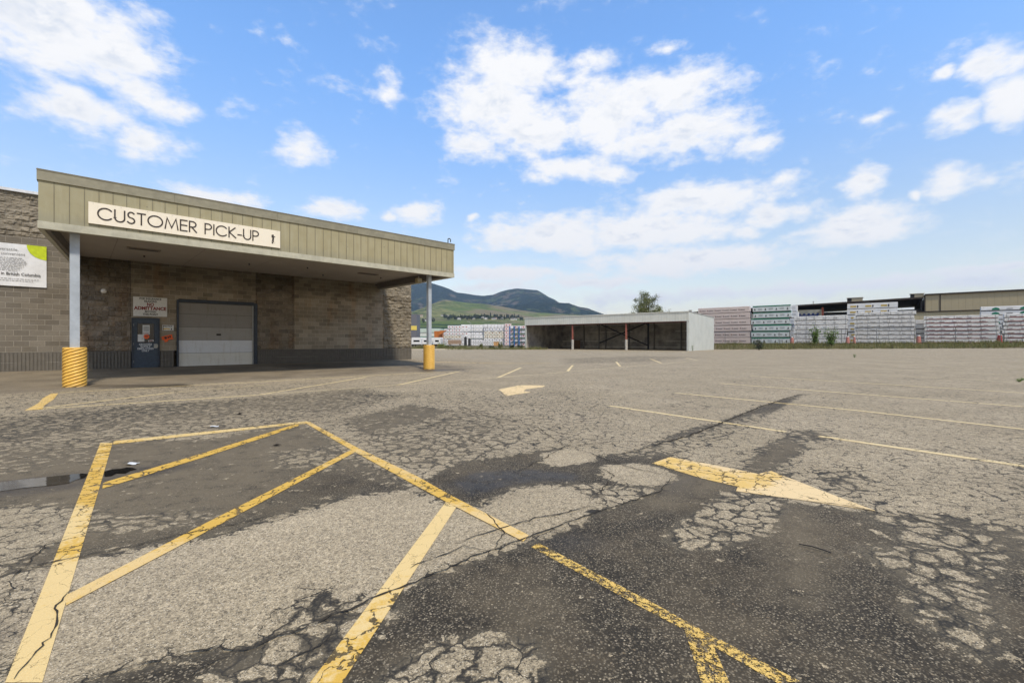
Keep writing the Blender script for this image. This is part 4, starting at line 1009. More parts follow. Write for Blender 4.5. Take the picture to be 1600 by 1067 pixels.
MB().add([(-.05, 0, 0), (0, .02, .02), (.06, 0, .005), (0, -.025, .015), (.0, 0, -.004)], [(0, 4, 1), (1, 4, 2), (2, 4, 3), (3, 4, 0)]).build('blade', flat('dead_leaf', (.03, .022, .015)), lf, normals=False)
x, y = P(374, 648); lf = empty('leaf', (x, y, .012), .3, 'small dark leaf between the hatched box and the canopy', 'leaf')
MB().add([(-.04, 0, 0), (0, .02, .03), (.05, 0, .005), (0, -.025, .025), (.0, 0, -.004)], [(0, 4, 1), (1, 4, 2), (2, 4, 3), (3, 4, 0)]).build('blade', flat('dead_leaf', (.03, .022, .015)), lf, normals=False)
# ------------------------------------------------------------------ grey shed
def corr(base, name, pitch=.2, dirt=(.7, .72, .7)):
    def f(t, p, o):
        n = t.noise(t.obj(), .8, 6, .6); s = t.noise(t.vm('MULTIPLY', t.obj(), (4, 4, .4)), 1.5, 5, .6)
        c = t.mix(t.mr(n, .35, .7, 0, .35), base, t.mix(1., base, (*dirt, 1), 'MULTIPLY')); c = t.mix(t.mr(s, .5, .7, 0, .25), c, t.mix(1., c, (*dirt, 1), 'MULTIPLY'))
        X, Y, Z = t.xyz(t.obj()); r = t.m('PINGPONG', t.m('ADD', X, Y), pitch)
        c = t.mix(t.mr(r, .03, .0, 0, .45), c, t.mix(1., c, (.55, .56, .55, 1), 'MULTIPLY'))
        t.put(p.inputs['Base Color'], c); t.put(p.inputs['Roughness'], .5); t.put(p.inputs['Normal'], t.bump(t.mr(r, .0, .05), .6, .03))
    return mat(name, f)
M_SHED = corr((.66, .68, .64), 'grey_cladding_brightened'); M_SHED_PLAIN = corr((.54, .57, .55), 'grey_cladding_plain')  # one cladding; front copy lightened in colour to offset its grazing sunlight
M_INN = flat('shed_inner_sheet', (.36, .335, .30), .7, 0, .45, .6)
M_RUST = flat('red_oxide_steel', (.35, .085, .05), .6, 0, .25); M_DK = flat('dark_steel', (.02, .02, .02), .6)
M_TIM = flat('weathered_timber', (.22, .21, .19), .8); M_CONC = flat('concrete', (.42, .41, .38), .85, 0, .2, 4, .3)
SR = (24.3, 62.4); sdx = Vector((-.778, .6285)); SL, SDp, SH = 28.3, 12., 5.42
SRZ = math.atan2(-sdx.y, -sdx.x)      # local x runs to the right along the front, y to the back
shed = empty('storage_shed', (SR[0], SR[1], 0), SRZ, 'long grey metal open-fronted storage shed across the parking lot', 'shed')
# local frame: right front corner at 0, left front corner at x=-SL
HB = SH+.0; BK = SH-.35
def wallpoly(x0, x1):
    return [(x0, 0), (x1, 0), (x1, 0)]
s_ = MB(); s_.v = []; 
def slab_side(mb, x0, x1, zf, zb, y0=0., y1=SDp):
    vs = [(x, y, z) for x in (x0, x1) for y, z in ((y0, -.15), (y1, -.15), (y1, zb), (y0, zf))]
    return mb.add(vs, [(0, 1, 2, 3), (4, 7, 6, 5), (0, 4, 5, 1), (3, 2, 6, 7), (1, 5, 6, 2), (0, 3, 7, 4)])
slab_side(MB(), -.10, 0, SH-.06, BK-.06).build('side_wall', M_SHED_PLAIN, shed)
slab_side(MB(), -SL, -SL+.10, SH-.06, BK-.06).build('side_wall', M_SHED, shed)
MB().box(-SL+.1, -.1, SDp-.1, SDp, -.15, BK-.08).build('back_wall', M_INN, shed)
slab_side(MB(), -.13, -.102, SH-.2, BK-.2, .05, SDp-.1).build('inner_lining', M_INN, shed); slab_side(MB(), -SL+.102, -SL+.13, SH-.2, BK-.2, .05, SDp-.1).build('inner_lining', M_INN, shed)
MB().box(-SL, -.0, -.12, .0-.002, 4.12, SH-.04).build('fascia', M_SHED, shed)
MB().box(-SL-.05, .06, -.20, -.06, SH-.04, SH+.05).build('roof_edge', flat('roof_edge', (.68, .70, .68), .5), shed)
vs = [(x, y, z) for x in (-SL-.05, .06) for y, z in ((-.06, SH-.03), (SDp+.15, BK-.03), (SDp+.15, BK+.05), (-.06, SH+.05))]
MB().add(vs, [(0, 1, 2, 3), (4, 7, 6, 5), (0, 4, 5, 1), (3, 2, 6, 7), (1, 5, 6, 2), (0, 3, 7, 4)]).build('roof', flat('shed_roof', (.42, .43, .42), .5), shed)
MB().box(-SL+.1, -.1, .02, .2, 3.95, 4.09).build('front_beam', flat('dull_oxide_steel', (.10, .035, .025), .7), shed)
MB().box(-.32, -.1, -.10, .12, -.1, 4.11).box(-SL+.1, -SL+.3, -.10, .12, -.1, 4.11).build('corner_post', M_SHED_PLAIN, shed)
def shx(px):
    r = (px-CX)/F; t_ = (SR[0]-r*SR[1])/(r*sdx.y-sdx.x); return -t_
def shd(px, dep):
    r = (px-CX)/F; bx_, by_ = SR[0]+.6285*dep, SR[1]+.778*dep
    return -(bx_-r*by_)/(r*sdx.y-sdx.x)
M_POSTR = flat('dull_red_post', (.30, .10, .075), .6, 0, .25)
for px in (893.9, 977.8):
    x = shx(px); p1 = MB().box(x-.10, x+.10, .04, .24, 1.3, 3.945).build('front_post', M_POSTR, shed)
    MB().tube((x, .15, -.05), (x, .15, 1.6), .20, n=16).build('concrete_foot', M_CONC, p1)
bx = [-SL+.5+i*(SL-1)/6 for i in range(7)]
for x in bx[1:-1]: MB().box(x-.09, x+.09, SDp-.32, SDp-.11, -.1, BK-.3).build('wall_post', M_TIM, shed)
g_ = MB()
for z, segs in ((1.35, ((-SL+.2, -19.), (-15.5, -11.8), (-7.6, -.2))), (3.0, ((-SL+6, -13.5), (-6., -.2))), (4.3, ((-SL+1, -.2),)), (.35, ((-SL+.2, -.2),))):
    for a, b in segs: g_.box(a, b, SDp-.2, SDp-.105, z-.05, z+.05)
g_.build('wall_rail', flat('pale_rail', (.70, .68, .62), .7), shed)
xb0, xb1 = shd(936, SDp-2.6), shd(1013, SDp-2.6)
br = MB()
for a, b in (((xb0, 1.0), (xb1, 4.5)), ((xb0, 4.5), (xb1, .6))):
    br.tube((a[0], SDp-2.6, a[1]), (b[0], SDp-2.6, b[1]), .11, n=6)
br.build('cross_brace', M_DK, shed)
for x in (xb0, xb1): MB().box(x-.11, x+.11, SDp-2.75, SDp-2.5, -.1, 4.9).build('inner_post', M_DK if x == xb1 else M_TIM, shed); 
kn = MB()
for x in (xb0, xb1): kn.tube((x, SDp-2.6, 3.9), (x-.9 if x == xb0 else x-.9, SDp-2.6, 4.8), .08, n=6)
kn.build('knee_brace', M_DK, shed)
bt_ = -shd(900, SDp-.9); bo = empty('plywood_board', (SR[0]+sdx.x*bt_+.6285*(SDp-.9), SR[1]+sdx.y*bt_+.778*(SDp-.9), 0), SRZ, 'brown plywood board leaning on the back wall inside the open shed', 'board')
MB().box(-.9, .9, 0, .06, 0, 1.5).build('sheet', flat('plywood', (.18, .10, .05)), bo)
MB().box(-.9, .9, -.05, -.002, .3, .42).build('batten', flat('plywood_batten', (.14, .08, .04)), bo)

# ------------------------------------------------------------------ timber yard on the right
LRZ = math.atan2(WD[1], WD[0])
def wrapm(name, base, kind):
    def f(t, p, o):
        n = t.noise(t.obj(), 1.6, 6, .65); w = t.noise(t.vm('MULTIPLY', t.obj(), (1, 1, 2.5)), 3.5, 5, .7, .6)
        r = t.node('ShaderNodeObjectInfo').outputs['Random']; Z = t.xyz(t.obj())[2]
        c = t.mix(t.mr(n, .35, .7, 0, .5), base, tuple(x*.78 for x in base)); c = t.mix(t.m('MULTIPLY', r, .28), c, tuple(x*.72 for x in base))
        if kind: c = t.mix(t.mr(w, .53, .64, 0, .7), c, tuple(x*.45 for x in base))
        t.put(p.inputs['Base Color'], c); t.put(p.inputs['Roughness'], .38); t.put(p.inputs['Normal'], t.bump(w, .9 if kind else .35, .12 if kind else .04))
    return mat(name, f)
W_PINK = wrapm('pinkish_wrap', (.66, .57, .54), 0); W_BLUE = wrapm('cool_white_wrap', (.64, .70, .72), 0); W_GREY = wrapm('creased_white_wrap', (.74, .75, .76), 1); W_WHITE = wrapm('clean_white_wrap', (.76, .77, .77), 0)
K_DK = flat('print_dark', (.05, .045, .05), .6); K_PK = flat('print_maroon', (.13, .04, .045), .6); K_GR = flat('print_green', (.0, .16, .09), .6); K_GO = flat('print_gold', (.50, .36, .10), .6)
K_GY = flat('print_grey', (.25, .26, .28), .6); K_GAP = flat('bearers_and_gap_shade', (.06, .04, .03), .8); K_RED = flat('print_dull_red', (.32, .06, .05), .6)
def bundle_mesh(style, Ln, H, seed):
    rnd = random.Random(seed); mb = MB(); D_ = 1.15; g = .115
    # body with slightly rounded, sagging wrap: subdivided front
    nx = 14; vs = []; prof = [(0, g), (0, H*.5), (0, H-.03), (.03, H), (D_-.03, H), (D_, H-.03), (D_, g)]
    for i in range(nx+1):
        x = Ln*i/nx
        for j, (y, z) in enumerate(prof):
            q = rnd.uniform(-.012, .012)
            vs.append((x, y+(q if j in (1,) else q*.4), z+rnd.uniform(-.008, .008)*(style in ('crinkle', 'red'))))
    m_ = len(prof)
    fs = [(i*m_+j, (i+1)*m_+j, (i+1)*m_+(j+1) % m_, i*m_+(j+1) % m_) for i in range(nx) for j in range(m_)]
    fs += [list(range(m_)), list(range(nx*m_, (nx+1)*m_))[::-1]]
    mb.add(vs, fs, 0)
    for i in range(5): x = Ln*(i+.5)/5; mb.box(x-.05, x+.05, .02, D_-.02, 0, g-.003, 1)
    mb.box(.05, Ln-.05, .10, D_-.1, .002, g-.004, 1)  # dark slab between the bearers, shade of the gap put into its colour
    Y = -.022
    if style == 'pink':
        x = .25
        while x < Ln-.9:
            mb.prism([(x, H*.42), (x+.22, H*.42), (x+.11, H*.66)], Y, Y+.006, 2)
            for k in range(6): mb.box(x+.3+k*.13, x+.3+k*.13+.09, Y, Y+.006, H*.42, H*(.52+.04*(k % 2)), 3)
            x += 1.32
    elif style == 'green':
        mb.box(-.004, Ln+.004, Y-.004, D_*.3, H-.17, H+.006, 2)
        x = .2
        while x < Ln-.5:
            mb.prism([(x, H*.28), (x+.26, H*.28), (x+.13, H*.64)], Y, Y+.006, 3)
            for r_ in range(2):
                for k in range(5): mb.box(x+.62+k*.13, x+.62+k*.13+.09, Y, Y+.006, H*(.36+.16*r_), H*(.44+.16*r_), 4)
            x += 1.62
    elif style in ('crinkle', 'red'):
        for k in range(6):
            x = .3+k*(Ln-.6)/5+rnd.uniform(-.15, .15); mb.box(x, x+.035, Y-.004, Y+.004, g, H-.01, 4)
        x = .5
        while x < Ln-.7:
            for k in range(rnd.randint(3, 5)): mb.box(x+k*.12, x+k*.12+.08, Y, Y+.006, H*.42, H*.56, 3)
            x += rnd.uniform(1.0, 1.6)
        if style == 'red': mb.box(Ln*rnd.uniform(.02, .1), Ln*rnd.uniform(.5, .95), Y-.006, Y, g-.02, g+.035, 2)
    elif style == 'gold':
        x = .4
        while x < Ln-.8: mb.box(x, x+.75, Y, Y+.006, H*.36, H*.66, 2); mb.box(x+.85, x+1.0, Y, Y+.006, H*.3, H*.7, 3); x += 1.9
    elif style == 'greenlogo':
        for x in (1.0, 3.6): mb.prism([(x, H*.25), (x+.8, H*.25), (x+.7, H*.6), (x+.4, H*.8), (x+.1, H*.6)], Y, Y+.006, 2); mb.box(x+1.4, x+2.0, Y, Y+.006, H*.4, H*.52, 3)
    me = mb.mesh('lumber_bundle')
    bm = bmesh.new(); bm.from_mesh(me); bmesh.ops.recalc_face_normals(bm, faces=bm.faces); bm.to_mesh(me); bm.free()
    wr = dict(pink=W_PINK, green=W_BLUE, crinkle=W_GREY, red=W_GREY, gold=W_WHITE, greenlogo=W_WHITE, plain=W_WHITE)[style]
    for m in (wr, K_GAP, dict(pink=K_PK, green=K_GR, gold=K_GO, greenlogo=K_GR, red=K_RED).get(style, K_DK), K_DK if style != 'crinkle' else K_GY, K_GY): me.materials.append(m)
    return me
TIER = ['bottom', 'second', 'third', 'fourth', 'fifth', 'sixth', 'seventh', 'eighth', 'ninth']
def yard_stack(px0, px1, style, tiers, ytop, desc, off=0., z0t=0, zbase=None, jit=.12, group='wrapped lumber stacked in the yard on the right', short=0):
    t0, t1 = L1(px0, off), L1(px1, off); Ln = t1-t0
    xm, ym = Lp((t0+t1)/2, off); zb = (.85+.008*max(0, (t0+t1)/2)) if zbase is None else zbase
    ztop = CAM_H+(CY-ytop)/F*ym; H = (ztop-zb)/tiers
    mes = [bundle_mesh(style, Ln, H, hash((px0, k)) % 999) for k in range(2)]
    rnd = random.Random(px0)
    for k in range(z0t, tiers):
        tt = t0+rnd.uniform(-jit, jit); x, y = Lp(tt, off+rnd.uniform(-.06, .06))
        o = bpy.data.objects.new('lumber_bundle', mes[k % 2]); COL.objects.link(o)
        o.location = (x, y, zb+H*k); o.rotation_euler = (0, 0, LRZ)
        tag(o, f'{desc[0]}, {TIER[k]} tier of {desc[1]}', 'lumber bundle', group)
    return zb+H*tiers, H
yard_stack(1092, 1172, 'pink', 6, 480.2, ('pinkish wrapped lumber', 'the stack right of the grey shed'))
yard_stack(1175, 1234, 'green', 6, 477.3, ('green-striped white lumber', 'the stack beside the pink one'), jit=.25)
yard_stack(1241, 1324, 'crinkle', 6, 493.5, ('creased white lumber', 'the stack right of the green-striped one'))
yard_stack(1324, 1403, 'gold', 7, 473.5, ('gold-printed white lumber', 'the rear stack before the dark bay'), off=-4.2, z0t=0)
yard_stack(1335, 1430, 'crinkle', 8, 487.0, ('creased white lumber', 'the stack before the gold-printed one'))
yard_stack(1444, 1561, 'red', 7, 493.0, ('red-edged creased lumber', 'the wide stack before the tan warehouse'))
yard_stack(1532, 1690, 'greenlogo', 8, 477.0, ('green-logo white lumber', 'the rear stack at the right edge'), off=-3.5, z0t=0)
yard_stack(1568, 1700, 'red', 7, 489.0, ('creased white lumber', 'the front stack at the right edge'))
yard_stack(1432, 1448, 'plain', 5, 500.0, ('short white lumber', 'the narrow pile beside the pink cone'), off=-1.4)
yard_stack(1206, 1246, 'plain', 6, 478.0, ('plain white lumber', 'the pile half hidden behind the green-striped stack'), off=-3.5)

# faded red barrel posts between the stacks
M_FRED = flat('faded_red_plastic', (.48, .19, .16), .6, 0, .2); M_DRED = flat('red_plastic', (.34, .03, .025), .6, 0, .2)
for px, lab, m in ((1237.5, 'faded pink barrier cone with white top, right of the green-striped lumber', M_FRED), (1324.5, 'faded pink barrier cone with white top, left of the eight-tier lumber stack', M_FRED), (1335, 'narrow dull red barrier cone with white top, second of the pair', M_FRED), (1435.5, 'pink barrier cone with white top, left of the wide stack before the tan warehouse', M_FRED), (1562, 'deep red barrier cone with white top, near the right edge', M_DRED)):
    t_ = L1(px, 1.0); x, y = Lp(t_, 1.0); z = float(gz(x, y)); wd = .55 if px != 1335 else .32
    e = empty('barrier_cone', (x, y, z), LRZ, lab, 'barrier cone', 'red cones between the lumber stacks')
    mb = MB(); mb.tube((0, 0, .06), (0, 0, 1.0), wd*.5, wd*.36, 18); mb.build('body', m, e)
    MB().tube((0, 0, 1.002), (0, 0, 1.14), wd*.30, wd*.24, 16).build('white_top', M_WHITE, e)
    MB().box(-wd*.6, wd*.6, -wd*.6, wd*.6, 0, .058).build('base', M_DK, e)

# chain link fence
FO = 3.4; fx0, fy0 = Lp(0, FO)
fen = empty('chain_link_fence', (fx0, fy0, 0), LRZ, 'low grey chain link fence along the verge in front of the lumber stacks', 'fence')
def fz(t): x, y = Lp(t, FO); return float(gz(x, y))
M_GALV = flat('fence_galvanised', (.22, .23, .24), .5, .6)
ts = [7.2+4.05*k for k in range(-4, 10)]
for t_ in ts: MB().tube((t_, 0, fz(t_)-.1), (t_, 0, fz(t_)+2.15), .038, n=8).build('fence_post', M_GALV, fen)
rl = MB()
for a, b in zip(ts[:-1], ts[1:]): rl.tube((a, 0, fz(a)+2.1), (b, 0, fz(b)+2.1), .016, n=6)
rl.build('top_rail', M_GALV, fen)
wm = MB(); step = .16; hh = 2.05; wt = .0035
for i in range(int((ts[-1]-ts[0]+hh)/step)):
    for sgn in (1, -1):
        a = ts[0]+i*step-(0 if sgn == 1 else 0); b = a+sgn*hh
        if min(a, b) < ts[0] or max(a, b) > ts[-1]: continue
        za, zb_ = fz(a)+.04, fz(b)+.04+hh-.0
        wm.add([(a-wt, 0, za), (a+wt, 0, za), (b+wt, 0, zb_), (b-wt, 0, zb_)], [(0, 1, 2, 3)])
        wm.add([(a, -wt, za), (a, wt, za), (b, wt, zb_), (b, -wt, zb_)], [(0, 1, 2, 3)])
wm.build('wire_mesh', M_GALV, fen, normals=False)

# ------------------------------------------------------------------ tan warehouse and open bay
W2 = np.array((.7726, -.6349)); WRZ = math.atan2(W2[1], W2[0]); WO = np.array((77.1, 85.))
def W2x(px, off=0.):
    r = (px-CX)/F; ox, oy = WO[0]-off*W2[1]*-1*0+off*(-W2[1]), WO[1]+off*W2[0]
    return (r*oy-ox)/(W2[0]-r*W2[1])
wh = empty('warehouse', (WO[0], WO[1], 1.), WRZ, 'tan ribbed metal warehouse with a dark roof edge at the right edge of the picture', 'warehouse')
M_TAN = corr((.40, .35, .235), 'tan_cladding', .45, (.85, .84, .8)); M_TAN2 = corr((.43, .385, .265), 'light_tan_cladding', .45, (.85, .84, .8)); M_RTR = flat('dark_brown_trim', (.035, .026, .02), .6)
MB().box(0, 70, 0, 30, -.3, 8.9).build('wall', M_TAN, wh)
MB().box(-.0, 70.2, -.25, 30.2, 8.905, 9.15).build('roof_edge', M_RTR, wh)
MB().box(2.0, 2.18, -.05, -.003, -.2, 8.9).box(-.1, .1, -.06, -.003, -.2, 8.9).build('corner_trim', M_RTR, wh)
ln = empty('lean_to', (WO[0]-W2[1]*-2.6, WO[1]-W2[0]*2.6, 1.), WRZ, 'low light tan extension in front of the warehouse wall', 'building')
ln.location = (WO[0]+W2[1]*2.6, WO[1]-W2[0]*2.6, 1.)
MB().box(-1.7, 14.5, 0, 2.55, -.3, 5.6).build('wall', M_TAN2, ln); MB().box(-1.75, 14.6, -.15, 2.57, 5.605, 5.80).build('roof_edge', M_RTR, ln)
MB().box(10.6, 11.5, -.35, -.003, 5.2, 5.58).build('wall_lamp', M_BEIGE, ln)
bay = empty('open_bay', (WO[0], WO[1], 1.), WRZ, 'long open-fronted storage hall with a thin dark roof, left of the tan warehouse', 'building')
LB = -72.
rf = MB(); vs = [(x, y, z) for x, zz in ((LB, 6.7), (-.3, 8.55)) for y, z in ((-1.5, zz-.32), (26, zz-.32), (26, zz), (-1.5, zz))]
rf.add(vs, [(0, 1, 2, 3), (4, 7, 6, 5), (0, 4, 5, 1), (3, 2, 6, 7), (1, 5, 6, 2), (0, 3, 7, 4)]); rf.build('roof', M_RTR, bay)
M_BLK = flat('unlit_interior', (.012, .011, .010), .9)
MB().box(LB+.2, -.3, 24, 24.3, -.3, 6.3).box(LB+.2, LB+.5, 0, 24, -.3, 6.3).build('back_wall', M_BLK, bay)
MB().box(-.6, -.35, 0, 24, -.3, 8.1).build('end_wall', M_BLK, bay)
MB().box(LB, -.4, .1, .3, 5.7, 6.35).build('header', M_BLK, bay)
cx0, cx1 = W2x(1241), W2x(1284)
MB().box(cx0, cx1, -.25, -.1, 1.5, 7.0).build('curtain', flat('cream_tarpaulin', (.62, .60, .50), .6, 0, .25, 1.2), bay)
fo = MB()
for k in range(7): fo.tube((cx1-.1, -.28, 6.9-.15*k), (cx0+.3*k+1.2, -.28, 3.6), .035, n=5)
fo.build('curtain_fold', flat('tarpaulin_fold', (.30, .28, .22), .7), bay)
for px in (1285.5, 1240, 1160, 1100): MB().box(W2x(px)-.18, W2x(px)+.18, -.3, .1, -.3, 7.4 if px > 1200 else 6.4).build('front_column', M_RUST if px > 1280 else M_RTR, bay)
pp = W2x(1106)
MB().box(LB+1, cx0-.3, -.14, .0, 3.2, 6.6).build('front_panel', flat('pale_sheet', (.52, .52, .47), .6), bay)
bl = empty('blue_rack', (*(WO+W2*(W2x(1250))+np.array((W2[1], -W2[0]))*1.2), 1.), WRZ, 'dark blue steel rack standing behind the creased lumber below the cream curtain', 'rack')
M_NAVY = flat('navy_steel', (.015, .03, .12), .5)
MB().box(-1.6, -1.35, -.2, .2, 0, 6.2).build('upright', M_NAVY, bl); MB().box(-1.34, 3.4, -.15, .15, 5.6, 5.9).build('beam', M_NAVY, bl)
hs = MB()
for k in range(6): hs.box(-.9+k*.8, -.5+k*.8, -.2, .2, 5.905, 6.2)
hs.build('saddle', M_NAVY, bl)
for px, w_, h_, yb, lab in ((1335.5, 2.5, .85, 8.6, 'square tan rooftop air unit above the dark open bay'), (1433, 1.9, .8, 8.6, 'square tan rooftop air unit beside the tan warehouse corner')):
    x = W2x(px, 1.); e = empty('rooftop_unit', (*(WO+W2*x+np.array((-W2[1], W2[0]))*1.), 1.+6.7+(x-LB)*1.85/71.7), WRZ, lab, 'air unit', 'air units on the hall roof')
    MB().box(-w_/2*.4, w_/2, 0, 1.6, .03, h_).build('casing', flat('unit_tan', (.38, .34, .24), .6), e); MB().box(-w_/2, -w_/2*.4-.003, .05, 1.5, .03, h_*.95).build('grille', M_DK, e)
    MB().box(-w_/2-.1, w_/2+.1, -.1, 1.7, h_+.002, h_+.08).build('lid', M_BEIGE, e)
x = W2x(1270); e = empty('vent_pipe', (*(WO+W2*x+np.array((-W2[1], W2[0]))*1.), 1.+6.7+(x-LB)*1.85/71.7), 0, 'thin metal vent pipe on the hall roof above the cream curtain', 'vent pipe')
MB().tube((0, 0, 0), (0, 0, .55), .06).build('pipe', M_STEEL, e); MB().tube((0, 0, .55), (0, 0, .75), .17, .10).build('cowl', M_STEEL, e)
x = W2x(1079, .5); e = empty('roof_box', (*(WO+W2*x), 1.+6.7+(x-LB)*1.85/71.7), WRZ, 'small square vent box on the hall roof above the shed end', 'vent box')
MB().box(-.3, .3, 0, .5, 0, .5).build('casing', M_BEIGE, e); MB().box(-.36, .36, -.06, .56, .502, .58).build('lid', M_STEEL, e)

# ------------------------------------------------------------------ foliage
def leafm(name, a, b, trans=.3):
    def f(t, p, o):
        r = t.noise(t.pos(), 2.5, 3, .6); rr = t.node('ShaderNodeNewGeometry').outputs['Random Per Island']
        c = t.mix(t.m('ADD', t.m('MULTIPLY', r, .5), t.m('MULTIPLY', rr, .5)), a, b)
        t.put(p.inputs['Base Color'], c); t.put(p.inputs['Roughness'], .6)
        tl = t.node('ShaderNodeBsdfTranslucent'); t.put(tl.inputs[0], c); ms = t.node('ShaderNodeMixShader'); ms.inputs[0].default_value = trans
        t.l.new(p.outputs[0], ms.inputs[1]); t.l.new(tl.outputs[0], ms.inputs[2]); t.l.new(ms.outputs[0], o.inputs[0])
    return mat(name, f)
LF_OLIVE = leafm('olive_leaves', (.06, .085, .02), (.25, .26, .08)); LF_GREEN = leafm('bright_leaves', (.05, .12, .015), (.20, .30, .05)); LF_DARK = leafm('dark_leaves', (.012, .028, .014), (.04, .065, .028)); LF_DRY = leafm('dry_grass', (.055, .105, .018), (.30, .24, .10))
M_BARK = flat('bark', (.07, .055, .04), .9, 0, .3, 8)
def leaf_quad(mb, c, sz, rnd):
    a = Vector((rnd.gauss(0, 1), rnd.gauss(0, 1), rnd.gauss(0, 1))).normalized(); b = a.orthogonal().normalized()
    ang = rnd.uniform(0, 6.28); b = Matrix.Rotation(ang, 3, a) @ b; d = a.cross(b)
    l, w = sz*rnd.uniform(.7, 1.3), sz*.5*rnd.uniform(.7, 1.2)
    mb.add([c-b*l*.5, c+d*w*.5, c+b*l*.5, c-d*w*.5], [(0, 1, 2, 3)])
def tree_meshes(seed, h, spread, trunk, nb, leaves, lsz, upright=.6):
    rnd = random.Random(seed); tr = MB(); lv = MB(); tips = []
    def limb(p, d, L, r, lvl):
        n = 4; pts = [p]
        for i in range(n):
            d = (d+Vector((rnd.gauss(0, .13), rnd.gauss(0, .13), rnd.gauss(.03, .08)))).normalized(); p = p+d*L/n; pts.append(p)
            tr.tube(pts[-2], p, r*(1-i*.18), r*(1-(i+1)*.18), n=6, cap=False)
            if lvl and rnd.random() < .9:
                e = (d+Vector((rnd.gauss(0, .7), rnd.gauss(0, .7), rnd.gauss(.1, .35)))).normalized(); limb(p, e, L*.5*rnd.uniform(.7, 1.2), r*.45, lvl-1)
            if lvl < 2: tips.append((p, L))
    tr.tube((0, 0, -.1), (0, 0, trunk), h*.03, h*.022, n=10)
    for k in range(nb):
        a = 6.283*k/nb+rnd.uniform(-.3, .3); tl = rnd.uniform(.25, 1.)*spread
        limb(Vector((0, 0, trunk*rnd.uniform(.75, 1))), Vector((math.cos(a)*tl, math.sin(a)*tl, upright+rnd.uniform(-.2, .5))).normalized(), (h-trunk)*rnd.uniform(.45, .74), h*.012, 2)
    limb(Vector((0, 0, trunk)), Vector((0, 0, 1)), (h-trunk)*.78, h*.015, 2)
    for _ in range(leaves):
        p, L = rnd.choice(tips); q = p+Vector((rnd.gauss(0, 1), rnd.gauss(0, 1), rnd.gauss(0, 1)))*lsz*2.1; leaf_quad(lv, q, lsz, rnd)
    return tr, lv
def place_tree(loc, seed, h, spread, trunk, nb, leaves, lsz, lm_, label, cat='tree', name='tree', upright=.6):
    e = empty(name, loc, 0, label, cat); a, b = tree_meshes(seed, h, spread, trunk, nb, leaves, lsz, upright); a.build('trunk', M_BARK, e, normals=False); b.build('crown', lm_, e, normals=False); return e
ty = 108.; tx = (1012-CX)/F*ty
te = empty('tree', (tx, ty, 0), 0, 'leafy young tree with sparse olive crown rising behind the grey shed', 'tree')
rt = random.Random(17); tb_ = MB(); lb = MB(); tb_.tube((0, 0, -.1), (0, 0, 5.2), .34, .26, 10)
for k in range(92):
    a = rt.uniform(0, 6.283); u = rt.random()**.5; ht = rt.uniform(0, 1)
    rad = 4.7*(1-.62*ht**1.6)*u*rt.uniform(.85, 1.12); c = Vector((rad*math.cos(a), rad*math.sin(a), 6.2+6.6*ht-.9*u*ht+(.9 if k % 9 == 0 else 0)))
    b0 = Vector((0, 0, rt.uniform(4.2, 5.2+2.4*ht))); md = b0.lerp(c, .5)+Vector((rt.gauss(0, .15), rt.gauss(0, .15), -.25))
    tb_.tube(b0, md, .075, .05, 5, cap=False); tb_.tube(md, c, .05, .015, 5, cap=False)
    sg_ = rt.uniform(.26, .50)
    for q in range(rt.randint(80, 170)): leaf_quad(lb, c+Vector((rt.gauss(0, sg_), rt.gauss(0, sg_), rt.gauss(0, sg_*.95))), .24, rt)
tb_.build('trunk', M_BARK, te, normals=False); lb.build('crown', LF_OLIVE, te, normals=False)
def weed(px, py, h, w, n, lm_, label, name='weed', off=None, cat='weed', seed=None):
    x, y = P(px, py); z = float(gz(x, y)); rnd = random.Random(seed or int(px)); e = empty(name, (x, y, z), 0, label, cat)
    st = MB(); lv = MB()
    for k in range(max(3, n//28)):
        a = rnd.uniform(0, 6.28); tp = Vector((math.cos(a)*w*.5*rnd.random(), math.sin(a)*w*.5*rnd.random(), h*rnd.uniform(.6, 1.)))
        st.tube((0, 0, 0), tp, .015*h+.004, .004, n=5, cap=False)
        for q in range(28):
            u = rnd.uniform(.12, 1.); c = tp*u+Vector((rnd.gauss(0, w*.13), rnd.gauss(0, w*.13), rnd.gauss(0, .04*h))); c.z = max(.03, c.z); leaf_quad(lv, c, max(.05, h*.085), rnd)
    st.build('stem', M_BARK, e, normals=False); lv.build('leaves', lm_, e, normals=False); return e
weed(1186, 547, 1.7, 2.0, 700, LF_DARK, 'dark green low shrub before the green-striped lumber', 'shrub', cat='shrub')
weed(1273, 544, 3.0, 1.5, 560, LF_GREEN, 'tall slender bright green sapling before the creased lumber', 'sapling', cat='sapling')
weed(1299, 544.2, 2.6, 2.0, 700, LF_GREEN, 'bushier green sapling right of the tall slender one', 'sapling', cat='sapling')
weed(1146, 546.5, .8, 1.2, 160, LF_DRY, 'yellowish clump of grass in the verge right of the shed')
weed(1082, 548.6, .9, .6, 80, LF_GREEN, 'small green weed at the right front corner of the shed')
weed(1335, 559, .3, .3, 60, LF_GREEN, 'small green weed growing alone in the far asphalt')
weed(1592, 597, .14, .25, 60, LF_GREEN, 'tiny green weed in the asphalt at the right edge')
for i, px in enumerate((1160, 1210, 1240, 1362, 1395, 1452, 1478, 1520, 1545, 1585)):
    weed(px, 546-.004*(px-1100), .55+.25*(i % 3), 1.2, 140, (LF_GREEN, LF_OLIVE, LF_DRY)[i % 3], ['low green weeds', 'olive weeds', 'dry yellow weeds'][i % 3]+' in the fence verge, '+['first', 'second', 'third', 'fourth', 'fifth', 'sixth', 'seventh', 'eighth', 'ninth', 'tenth'][i]+' from the shed')
gr = MB(); rnd = random.Random(11)
